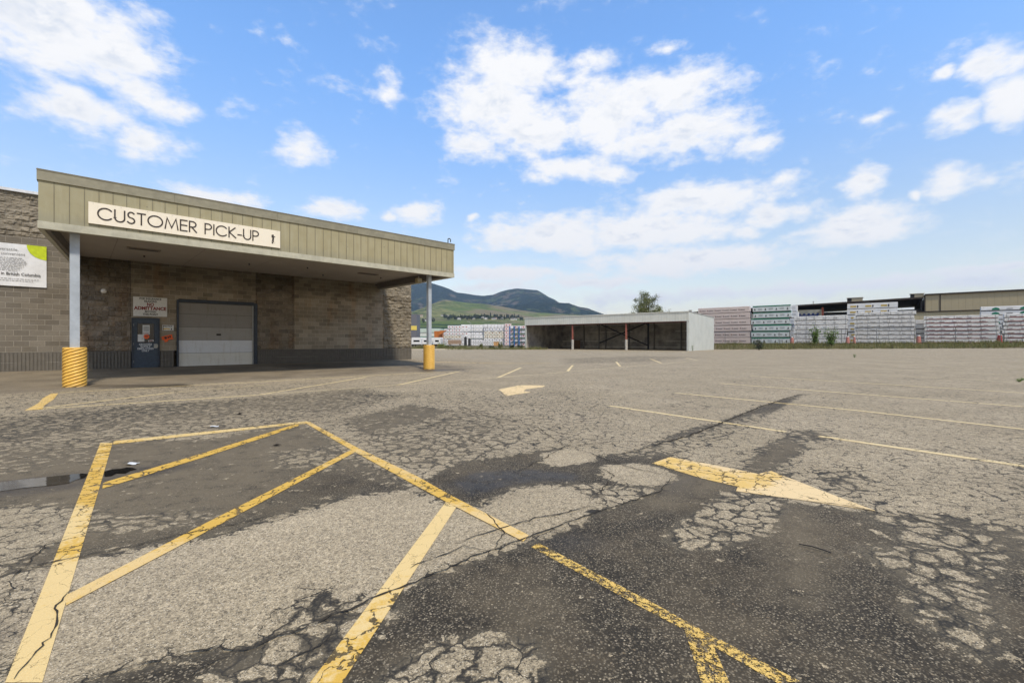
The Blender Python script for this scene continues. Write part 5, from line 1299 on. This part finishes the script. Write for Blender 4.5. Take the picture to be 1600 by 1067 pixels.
def blades(cx, cy, n, rad, hmax, aspect=(1, 1), ang=0.):
    for _ in range(n):
        u, v = rnd.uniform(-1, 1)*rad*aspect[0], rnd.uniform(-1, 1)*rad*aspect[1]
        x, y = cx+u*math.cos(ang)-v*math.sin(ang), cy+u*math.sin(ang)+v*math.cos(ang); z = float(gz(x, y)); h = rnd.uniform(.25, 1)*hmax; a = rnd.uniform(0, 6.28); w = .018+.02*hmax; lx, ly = rnd.gauss(0, .3)*h, rnd.gauss(0, .3)*h
        gr.add([(x-w*math.cos(a), y-w*math.sin(a), z), (x+w*math.cos(a), y+w*math.sin(a), z), (x+lx, y+ly, z+h)], [(0, 1, 2)])
for k in range(70):
    t_ = -14+k*.9; c = Lp(t_, 5.8+rnd.uniform(-1, 1)); blades(c[0], c[1], 230, 1.0, rnd.uniform(.25, .8), (1.2, 3.4), LRZ)
for k in range(46): blades(-38+k*.95, 74.5+rnd.uniform(-1, 2), 150, 1.0, rnd.uniform(.3, .8), (1., 2.))
g = gr.build('verge_grass', LF_DRY, None, normals=False); tag(g, 'rough dry grass along the edges of the lot', 'grass', kind='stuff')
# ------------------------------------------------------------------ yard beyond the store, left of the shed
def yx(px, y): return (px-CX)/F*y
YD = 150.
yr = random.Random(21)
def end_mesh(col, dot, H=1.02, Wd=1.08):
    mb = MB(); mb.box(.02, Wd-.02, 0, 5., .09, H, 0); mb.box(.1, .22, .05, 4.9, 0, .088, 1).box(Wd-.22, Wd-.1, .05, 4.9, 0, .088, 1)
    if dot is not None:
        c = Wd/2; mb.prism([(c-.22, H*.38), (c+.22, H*.38), (c+.14, H*.62), (c, H*.78), (c-.14, H*.62)], -.012, -.002, 2)
    me = mb.mesh('lumber_pack'); 
    for m in (col, K_GAP, dot or K_DK): me.materials.append(m)
    return me
def side_mesh(col, Ln=5.2, H=1.02):
    mb = MB(); mb.box(0, Ln-.08, 0, 1.1, .09, H, 0)
    for k in range(4): mb.box(.4+k*1.3, .55+k*1.3, .05, 1.05, 0, .088, 1)
    for k in range(3): mb.box(.6+k*1.6, 1.1+k*1.6, -.012, -.002, H*.42, H*.58, 2)
    me = mb.mesh('lumber_pack')
    for m in (col, K_GAP, K_GY): me.materials.append(m)
    return me
W_FAR = wrapm('far_white_wrap', (.74, .75, .78), 0); W_FARB = wrapm('far_cream_wrap', (.72, .70, .62), 0); W_FARP = wrapm('far_pink_wrap', (.72, .62, .64), 0)
K_BR = flat('print_brown', (.20, .10, .05), .6); K_NV = flat('print_navy', (.02, .04, .12), .6)
E_ = dict(red=end_mesh(W_FAR, K_RED), dk=end_mesh(W_FAR, K_DK), br=end_mesh(W_FARB, K_BR), nv=end_mesh(W_FAR, K_NV), gr=end_mesh(W_FAR, K_GR), pk=end_mesh(W_FARP, K_RED), no=end_mesh(W_FAR, None))
Sd = side_mesh(W_FAR)
ORD = ['first', 'second', 'third', 'fourth', 'fifth', 'sixth', 'seventh', 'eighth', 'ninth', 'tenth', 'eleventh', 'twelfth']
COLR = dict(red='dull red', dk='black', br='brown', nv='navy', gr='green', pk='red', no='no')
def ends(px0, ncol, rows, ytop, Y, where, group):
    H = (CAM_H+(CY-ytop)/F*Y)/len(rows); x0 = yx(px0, Y)
    for r_, row in enumerate(rows):
        for c in range(ncol):
            if isinstance(row, tuple):
                st, kinds = row[0], row[1:]
                if c < st: continue
            else: kinds = (row,)
            k = kinds[c % len(kinds)]
            o = bpy.data.objects.new('lumber_pack', E_[k]); COL.objects.link(o)
            o.location = (x0+c*1.12+yr.uniform(-.03, .03), Y+yr.uniform(-.15, .15), H*r_); o.scale = (1, 1, H/1.02*.985)
            tag(o, f'{COLR[k]}-marked white pack, {ORD[c]} from left, {TIER[r_]} row of {where}', 'lumber pack', group)
ends(689, 8, ['dk', 'dk', 'br', 'red', (1, 'red'), (2, 'red')], 508.5, YD, 'the leftmost marked block', 'far lumber packs stacked end-on')
ends(756.5, 7, ['nv', 'dk', 'br', 'br', 'nv', ('no')], 506.5, YD-1, 'the block left of the blue rack', 'far lumber packs stacked end-on')
ends(788.5, 2, ['pk', 'pk', 'pk', 'pk', 'pk', 'pk'], 505.5, YD-2, 'the pink column', 'far lumber packs stacked end-on')
H = (CAM_H+(CY-507)/F*YD)/6
for c in range(2):
    for r_ in range(6):
        o = bpy.data.objects.new('lumber_pack', Sd); COL.objects.link(o)
        o.location = (yx(720.5, YD)+c*4.05, YD+.3*(r_ % 2), H*r_); o.scale = (4.0/5.2, 1, H/1.02*.985)
        tag(o, f'plain white pack seen sideways, {"left" if c == 0 else "right"} column, {TIER[r_]} row, far yard', 'lumber pack', 'far lumber packs seen from the side')
for c in range(12):
    for r_ in range(2):
        o = bpy.data.objects.new('lumber_pack', E_['dk' if c < 7 else 'gr']); COL.objects.link(o)
        o.location = (yx(738, 138)+c*.72, 138., r_*.82); o.scale = (.64, 1, .8)
        tag(o, f'small white pack, {ORD[c]} from left, {"lower" if r_ == 0 else "upper"} row of the low front pile', 'lumber pack', 'small packs in the low front pile')
# blue cantilever rack with packs
YR = 128.; rk = empty('steel_rack', (yx(796, YR), YR, 0), 0, 'tall blue steel rack full of white packs left of the grey shed', 'rack')
M_RB = flat('blue_steel', (.012, .10, .30), .5)
for px in (796.5, 803.5, 811): MB().box(yx(px, YR)-yx(796, YR)-.16, yx(px, YR)-yx(796, YR)+.16, -.2, .2, 0, 5.6).build('upright', M_RB, rk)
for z in (1.15, 2.35, 3.55, 4.75):
    MB().box(-.2, 4.6, -.12, .12, z, z+.13).build('shelf_beam', M_NAVY, rk)
for r_ in range(5):
    for c in range(4):
        o = bpy.data.objects.new('lumber_pack', E_['pk' if (r_+c) % 2 else 'no']); COL.objects.link(o); o.location = (yx(796, YR)+.05+c*1.12, YR+.3, .05+r_*1.2); o.scale = (1, 1, .9)
        tag(o, f'white pack in the blue rack, {ORD[c]} from left on the {TIER[r_]} shelf', 'lumber pack', 'packs in the blue rack')
# warehouses, tower, vehicles on the far left
YB = 175.
b = empty('white_warehouse', (yx(668, YB), YB, 0), 0, 'low white warehouse with pale green stripes behind the right canopy post', 'building')
MB().box(-5.2, 4.8, 0, 14, 0, 4.8).build('wall', flat('white_wall', (.62, .66, .63), .6), b); MB().box(-5.4, 5, -.2, 14.2, 4.803, 6.3).build('roof', flat('pale_green_roof', (.50, .60, .55), .5), b)
MB().box(-3, 3.5, -.05, -.003, 2.9, 3.25).build('stripe', flat('green_stripe', (.12, .26, .20)), b)
tb = empty('grey_tower', (yx(646, 160), 160, 0), 0, 'narrow dark grey tower block with a yellow band at the store corner', 'building')
MB().box(-2.5, 1.15, 0, 6, 0, 10.9).build('wall', flat('slate_wall', (.13, .135, .16), .6), tb); MB().box(-2.5, 1.2, -.08, -.003, 5.3, 6.8).build('yellow_band', flat('yellow_band', (.70, .55, .12), .6), tb)
oc = empty('orange_container', (yx(684.5, 140), 140, 0), 0, 'orange shipping container stood behind the right canopy post', 'container')
M_OR = corr((.50, .16, .03), 'orange_steel', .15, (.7, .6, .5))
MB().box(-1.2, 1.25, 0, 3, 0, 4.5).build('body', M_OR, oc); MB().box(-.03, .03, -.05, -.003, .2, 4.3).box(-1.1, 1.15, -.05, -.003, 2.2, 2.3).build('door_bars', flat('dark_orange', (.25, .08, .02)), oc)
oc2 = empty('orange_canopy', (yx(690.5, 138), 138, 3.3), 0, 'small orange sloping awning beside the orange container', 'awning')
MB().prism([(-.7, 0), (1.3, 1.3), (-.7, 1.3)], 0, 1.5).build('sheet', M_OR, oc2)
M_VAN = flat('white_vehicle', (.70, .71, .72), .35); M_TYRE = flat('tyre', (.02, .02, .02), .8)
for px, Yv, L_, lab, win in ((650.5, 118, 2.5, 'white box truck rear beside the store corner', 1), (668.0, 120, 3.0, 'white trailer with a dark window band, left of the right canopy post', 1), (682.5, 119, 1.9, 'white van just right of the right canopy post', 0)):
    e = empty('parked_truck' if px < 660 else ('trailer' if px < 675 else 'parked_van'), (yx(px, Yv), Yv, 0), 0, lab, 'truck' if px < 660 else ('trailer' if px < 675 else 'van'))
    bd = MB(); bd.prism([(-L_/2, .5), (L_/2, .5), (L_/2, 2.1), (L_/2-.15, 2.35), (-L_/2+.15, 2.35), (-L_/2, 2.1)], 0, 5.); bd.build('body', M_VAN, e)
    MB().box(-L_/2+.5, L_/2-.4, -.02, -.003, 1.2, 1.65).build('window', M_GLASSD, e)
    for sx in (-1, 1):
        for yy_ in (.7, 4.):
            MB().tube((sx*(L_/2-.32), yy_, .38), (sx*(L_/2-.08), yy_, .38), .38, n=14).build('wheel', M_TYRE, e)
    MB().box(-L_/2+.1, L_/2-.1, -.1, -.003, .42, .6).build('bumper', M_DK, e)
for i, px in enumerate((727.3, 733.6)):
    e = empty('dark_tank', (yx(px, 130), 130, 0), 0, ['tall black wrapped cylinder, left of the pair before the far lumber', 'shorter black wrapped cylinder, right of the pair before the far lumber'][i], 'cylinder', 'black cylinders before the far lumber')
    h = 2.5-.5*i; MB().tube((0, 0, 0), (0, 0, h), .42, .38, 14).build('body', M_DK, e); MB().tube((0, 0, h), (0, 0, h+.25), .18, .12, 10).build('cap', M_DK, e)
e = empty('plank_pile', (yx(710, 132), 132, 0), 0, 'pile of bare brown planks low in the far yard', 'planks')
pk = MB()
for r_ in range(6): pk.box(-1.9+.06*(r_ % 2), 1.9+.05*(r_ % 3), 0, 1.6, .5+r_*.22, .5+r_*.22+.19)
pk.build('planks', flat('bare_timber', (.30, .20, .13), .8), e); MB().box(-1.6, -1.3, 0, 1.6, 0, .497).box(1.3, 1.6, 0, 1.6, 0, .497).build('bearers', M_TIM, e)
e = empty('timber_crate', (yx(775.5, 126), 126, 0), 0, 'pale orange timber crate at the foot of the far lumber', 'crate')
MB().box(-.75, .75, 0, 1.2, .1, 1.25).build('body', flat('orange_ply', (.50, .29, .12), .8), e); MB().box(-.8, .8, -.04, -.002, 1.1, 1.25).box(-.8, .8, -.04, -.002, .1, .25).box(-.08, .08, -.04, -.002, .255, 1.095).build('battens', flat('ply_edge', (.38, .22, .1)), e)
# street lamp
YL = 140.; e = empty('street_lamp', (yx(737, YL), YL, 0), 0, 'curved pale street lamp rising above the far lumber', 'street lamp')
pts = [(0, 0, 0), (0, 0, 5.6), (-.15, 0, 6.5), (-.5, 0, 7.1), (-1.0, 0, 7.35)]
MB().path(pts, .06, 8).build('pole', M_STEEL, e); MB().prism([(-1.5, 7.25), (-.95, 7.25), (-.95, 7.42), (-1.4, 7.38)], -.15, .15).build('lamp_head', M_STEEL, e)
for i, (px, h, w_, lm_, lab) in enumerate(((690, 2.0, 2.4, LF_GREEN, 'broad green bush right of the right canopy post'), (722, .9, 2.2, LF_OLIVE, 'low olive bush before the black cylinders'), (751, 1.4, 1.2, LF_OLIVE, 'upright olive weed before the low pack pile'), (782, 1.9, 1.1, LF_OLIVE, 'tall olive sapling right of the timber crate'), (800, 1.2, 1.4, LF_DARK, 'dark green bush at the foot of the blue rack'), (813, 1.2, 1.6, LF_DARK, 'dark green bush beside the left end of the shed'), (655, 1.0, 2.6, LF_DRY, 'dry pale bush by the store corner'), (668, 1.0, 2., LF_DARK, 'dark low bush under the white trailer'), (703, 1.0, 3.0, LF_DARK, 'dark scrub before the plank pile'), (768, .8, 1.6, LF_DARK, 'small dark scrub left of the timber crate'))):
    y = 78+i*.4; x = yx(px, y); rnd_ = random.Random(i+40); e = empty('bush', (x, y, 0), 0, lab, 'bush'); lv = MB(); st = MB()
    h *= .68; w_ *= .6
    for k in range(16):
        a = rnd_.uniform(0, 6.28); tp = Vector((math.cos(a)*w_*.5*rnd_.random()**.5, math.sin(a)*w_*.4*rnd_.random(), h*rnd_.uniform(.4, 1))); st.tube((0, 0, 0), tp, .02, .006, n=4, cap=False)
        for q in range(45): leaf_quad(lv, Vector((tp.x+rnd_.gauss(0, w_*.12), tp.y+rnd_.gauss(0, .15), max(.03, tp.z*rnd_.uniform(.3, 1)+rnd_.gauss(0, .06)))), .13, rnd_)
    st.build('stem', M_BARK, e, normals=False); lv.build('leaves', lm_, e, normals=False)
# pale kerb at the far edge of the lot
kb = MB(); pts = [(-16., 71.5), (-13., 71.2), (-10.5, 72.5), (-7.5, 75.5), (-4., 76.5)]
for a, b_ in zip(pts[:-1], pts[1:]):
    a = Vector((*a, 0)); b2 = Vector((*b_, 0)); d = (b2-a).normalized(); nn = Vector((-d.y, d.x, 0))*.12
    kb.add([a-nn, b2-nn, b2+nn, a+nn]+[v+Vector((0, 0, .14)) for v in (a-nn, b2-nn, b2+nn, a+nn)], [(0, 1, 2, 3), (4, 5, 6, 7), (0, 1, 5, 4), (1, 2, 6, 5), (2, 3, 7, 6), (3, 0, 4, 7)])
tag(kb.build('kerb', flat('pale_kerb', (.55, .50, .40), .8)), 'pale curved concrete kerb at the far edge of the lot', 'kerb', kind='structure')
# debris pallet beside the shed rear
# ------------------------------------------------------------------ hills
def interp(pts, x): return np.interp(x, [p[0] for p in pts], [p[1] for p in pts])
def fract(x, y, seed, octs=6, s0=1.):
    rs = np.random.RandomState(seed); z = 0.; a = 1.; f = s0
    for _ in range(octs):
        ph = rs.rand(6)*6.283; th = rs.rand(3)*6.283
        for k in range(3): z = z+a/3*np.sin(f*(x*np.cos(th[k])+y*np.sin(th[k]))+ph[k]+.8*np.sin(f*.7*(x*np.sin(th[k])-y*np.cos(th[k]))+ph[k+3]))
        a *= .52; f *= 2.07
    return z
FOOT = [(-1400, 470), (560, 496), (600, 491), (648, 486), (686, 470.6), (697, 468.5), (728, 473), (756.5, 475), (784.6, 479), (812.7, 484.6), (841, 488.5), (872, 490), (930, 494), (1000, 500), (1100, 505), (2400, 508)]
MTN = [(-1400, 430), (400, 430), (560, 433), (620, 436), (675, 443), (690, 447), (700, 450.5), (714, 457), (735, 460), (754, 462.6), (770, 460), (785, 455), (795, 453), (806, 451.5), (830, 452), (840, 453), (857, 464), (866, 468), (875, 475), (884, 480), (890, 484.5), (900, 491.5), (920, 498), (980, 504), (1100, 507), (2400, 510)]
YF0, YF1 = 480., 1500.
def foot_z(x, y):
    Rr = (CY-interp(FOOT, CX+F*x/YF1))/F*YF1+CAM_H
    v = np.clip((y-YF0)/(YF1-YF0), 0, 1); g = .55*v+.45*v*v
    z = Rr*g+fract(x, y, 3, 5, 1/170.)*6*np.minimum(v*3, 1)*(1-v**3)
    return z
def hill(name, x0, x1, nx, ys, fz_, m, label):
    xs = np.linspace(x0, x1, nx); X, Y = np.meshgrid(xs, ys); Z = fz_(X, Y); co = np.stack([X.ravel(), Y.ravel(), Z.ravel()], 1); ny = len(ys)
    i = np.arange((ny-1)*nx).reshape(ny-1, nx)[:, :-1].ravel(); fc = np.stack([i, i+1, i+nx+1, i+nx], 1)
    me = bpy.data.meshes.new(name); me.from_pydata(co.tolist(), [], fc.tolist()); me.update(); me.polygons.foreach_set('use_smooth', [True]*len(me.polygons))
    return tag(link(name, me, m), label, 'hill', kind='structure')
def footm(t, p, o):
    q = t.pos(); X, Y, Z = t.xyz(q)
    n = t.noise(q, .006, 7, .62); n2 = t.noise(t.vm('MULTIPLY', q, (1, 1.2, 1)), .03, 6, .65); n3 = t.noise(q, .12, 5, .7)
    c = t.mix(t.mr(n, .42, .58), (.105, .145, .045), (.19, .19, .08)); c = t.mix(t.mr(n2, .47, .58, 0, .8), c, (.065, .095, .035)); c = t.mix(t.mr(t.noise(q, .075, 5, .7), .55, .64, 0, .75), c, (.03, .05, .022))
    c = t.mix(t.m('MULTIPLY', t.mr(t.noise(q, .004, 4, .6), .48, .58), .7), c, (.20, .155, .11))
    low = t.mr(t.m('ADD', Y, t.m('MULTIPLY', n, 220)), 1130, 1010)     # orchards and gardens on the lower slope
    band = t.mr(t.noise(t.vm('MULTIPLY', q, (.0022, .011, .0)), 2.2, 4, .6), .44, .50)
    oc_ = t.mix(band, (.022, .050, .020), (.11, .145, .04)); oc_ = t.mix(t.mr(n3, .45, .62, 0, .6), oc_, (.03, .055, .018))
    c = t.mix(low, c, oc_)
    # scattered trees towards the left shoulder
    tr_ = t.m('MULTIPLY', t.mr(n2, .50, .56), t.mr(X, -170, -290))
    c = t.mix(tr_, c, (.018, .036, .018))
    t.put(p.inputs['Base Color'], c); t.put(p.inputs['Roughness'], .95); t.put(p.inputs['Specular IOR Level'], .1); t.put(p.inputs['Normal'], t.bump(n3, .6, 4))
def mtnm(t, p, o):
    q = t.pos(); X, Y, Z = t.xyz(q); n = t.noise(q, .004, 8, .65); n2 = t.noise(q, .018, 7, .7); n3 = t.noise(q, .05, 5, .7)
    c = t.mix(t.mr(n3, .35, .65), (.007, .017, .018), (.028, .046, .036))
    c = t.mix(t.m('MULTIPLY', t.mr(n, .53, .63), t.mr(n2, .42, .54)), c, (.095, .125, .06))
    c = t.mix(t.m('MULTIPLY', t.mr(t.noise(q, .007, 5, .6), .54, .62), t.mr(n2, .45, .56)), c, (.12, .105, .085))
    t.put(p.inputs['Base Color'], c); t.put(p.inputs['Roughness'], 1.); t.put(p.inputs['Specular IOR Level'], .05); t.put(p.inputs['Normal'], t.bump(t.m('ADD', n2, n3), 1., 12))
YM0, YM1 = 1350., 3300.
def mtn_z(x, y):
    base = (CY-interp(MTN, CX+F*x/YM1))/F*YM1+CAM_H
    v = np.clip((y-YM0)/(YM1-YM0), 0, 1); v2 = np.clip((y-YM1)/900., 0, 1)
    rid = fract(x, y, 9, 7, 1/420.)
    z = base*(v**1.25)*(1-.6*v2**1.4)+rid*85*np.sin(np.pi*np.clip(v, 0, 1))*np.clip(base/150, 0, 1)+fract(x, y, 12, 4, 1/45.)*3.0*np.clip(base/100, 0, 1)
    return z
hill('foothill', -2600, 3200, 500, list(np.linspace(YF0, YF1, 120))+[1560, 1640, 1750], lambda X, Y: np.where(Y <= YF1, foot_z(X, Y), foot_z(X, np.full_like(X, YF1))-(Y-YF1)*.25), mat('grassy_slope', footm), 'pale green grassy foothill with gardens on its lower slope')
hill('mountain', -5000, 6500, 900, list(np.linspace(YM0, YM1, 130))+list(np.linspace(3360, 4200, 12)), mtn_z, mat('forested_slope', mtnm), 'dark blue-green forested mountain ridge')
# houses and dark trees on the slope
def hill_pt(px, y): x = yx(px, y); return x, y, float(foot_z(np.array([x]), np.array([y]))[0])
def py_to_y(px, py):
    best = None
    for y in np.arange(520, 1400, 6.):
        x, _, z = hill_pt(px, y); q = CY-(z-CAM_H)/y*F
        if best is None or abs(q-py) < best[0]: best = (abs(q-py), y)
    return best[1]
HWALL = [flat('house_wall', c, .7) for c in ((.62, .61, .58), (.50, .46, .40), (.72, .72, .72))]; HROOF = [flat('house_roof', c, .8) for c in ((.10, .09, .09), (.20, .12, .09), (.30, .29, .28))]
def house(i):
    e = empty('house', (0, 0, 0), 0); w_, d_, h_ = (13, 9, 4.2) if i != 1 else (20, 10, 4.5)
    MB().box(-w_/2, w_/2, -d_/2, d_/2, -2, h_).build('wall', HWALL[i], e)
    MB().add([(-w_/2-.6, -d_/2-.6, h_+.02), (w_/2+.6, -d_/2-.6, h_+.02), (w_/2+.6, d_/2+.6, h_+.02), (-w_/2-.6, d_/2+.6, h_+.02), (-w_/2-.6, 0, h_+2.6), (w_/2+.6, 0, h_+2.6)], [(0, 1, 5, 4), (3, 4, 5, 2), (0, 4, 3), (1, 2, 5), (0, 3, 2, 1)]).build('roof', HROOF[i], e)
    for k in (-.3, .05, .32): MB().box(w_*k-.8, w_*k+.8, -d_/2-.05, -d_/2-.004, 1.2, 2.8).build('window', M_GLASSD, e)
    return e
protos = [None]*3
hs_ = [(656, 493.5, 1), (692, 492.8, 0), (699, 494, 2), (717.5, 498, 2), (714, 497.5, 0), (731, 496.8, 1), (738, 497.5, 0), (755, 496.5, 2), (760, 498, 2), (771, 498, 0), (776, 497.8, 1), (783, 498, 2), (800, 499, 0), (805, 498.5, 2), (665, 500.5, 0), (724, 494.5, 0), (745, 495.5, 1)]
for i, (px, py, k) in enumerate(hs_):
    e = house(k) if protos[k] is None else copy_tree(protos[k])
    protos[k] = protos[k] or e
    x, y, z = hill_pt(px, py_to_y(px, py+1.2)); e.scale = (.62, .62, .62); e.location = (x, y, z); e.rotation_euler = (0, 0, R([8, -15, 20, -6][i % 4]))
    tag(e, f'{["pale", "long beige", "white"][k]} house on the far slope, {ORD[i] if i < 12 else ["thirteenth", "fourteenth", "fifteenth", "sixteenth", "seventeenth"][i-12]} counted along the row', 'house', 'houses on the far slope')
def dtree(seed, con):
    rnd_ = random.Random(seed); e = empty('conifer' if con else 'broadleaf_tree', (0, 0, 0)); MB().tube((0, 0, -.5), (0, 0, 6 if con else 3), .4, .2, 6).build('trunk', M_BARK, e); lv = MB()
    for _ in range(260):
        if con: z = rnd_.random()**.8*12+1; r_ = (13.5-z)/13*2.8*rnd_.uniform(.3, 1)
        else:
            z = rnd_.uniform(1.5, 9); r_ = 4.2*math.sqrt(max(0, 1-((z-5)/4.3)**2))*rnd_.uniform(.5, 1)
        a = rnd_.uniform(0, 6.28); leaf_quad(lv, Vector((r_*math.cos(a), r_*math.sin(a), z)), 1.7, rnd_)
    lv.build('crown', LF_DARK, e, normals=False); return e
tp_ = [dtree(1, True), dtree(2, False), dtree(3, False)]; first = [True]*3; tr_r = random.Random(4)
spots = [(px, 496.5+tr_r.uniform(-1.5, 2.5)) for px in [694+q*1.1 for q in range(110)]]+[(674, 497), (671, 499), (812, 500), (814, 499.5), (816, 500), (660, 501), (657, 502.5), (663, 503.5), (668, 502), (676, 503)]
for i, (px, py) in enumerate(spots):
    k = tr_r.choice((0, 1, 1, 2, 2)); e = tp_[k] if first[k] else copy_tree(tp_[k]); first[k] = False
    px += tr_r.uniform(-1, 1); x, y, z = hill_pt(px, py_to_y(px, py+.8)); e.location = (x, y, z); s_ = tr_r.uniform(.45, .95); e.scale = (s_, s_, s_*tr_r.uniform(.8, 1.1)); e.rotation_euler = (0, 0, tr_r.uniform(0, 6))
    tag(e, ['dark conifer among the houses on the far slope', 'dark rounded tree among the houses on the far slope'][k > 0], 'conifer' if k == 0 else 'tree', 'conifers on the far slope' if k == 0 else 'rounded trees on the far slope')

# ------------------------------------------------------------------ air
def hazem(t, p, o):
    t.n.remove(p); v = t.node('ShaderNodeVolumePrincipled'); v.inputs['Color'].default_value = (.55, .74, 1., 1); v.inputs['Density'].default_value = .00010; v.inputs['Anisotropy'].default_value = .2
    t.l.new(v.outputs[0], o.inputs['Volume'])
mh = bpy.data.materials.new('haze_air'); mh.use_nodes = True; t = NT(mh.node_tree); t.n.clear(); hazem(t, t.node('ShaderNodeBsdfPrincipled'), t.node('ShaderNodeOutputMaterial'))
hz = MB().box(-7100, 7100, -320, 7600, -60, 560).build('haze', mh); tag(hz, 'faint blue summer haze over the valley', 'haze', kind='stuff')
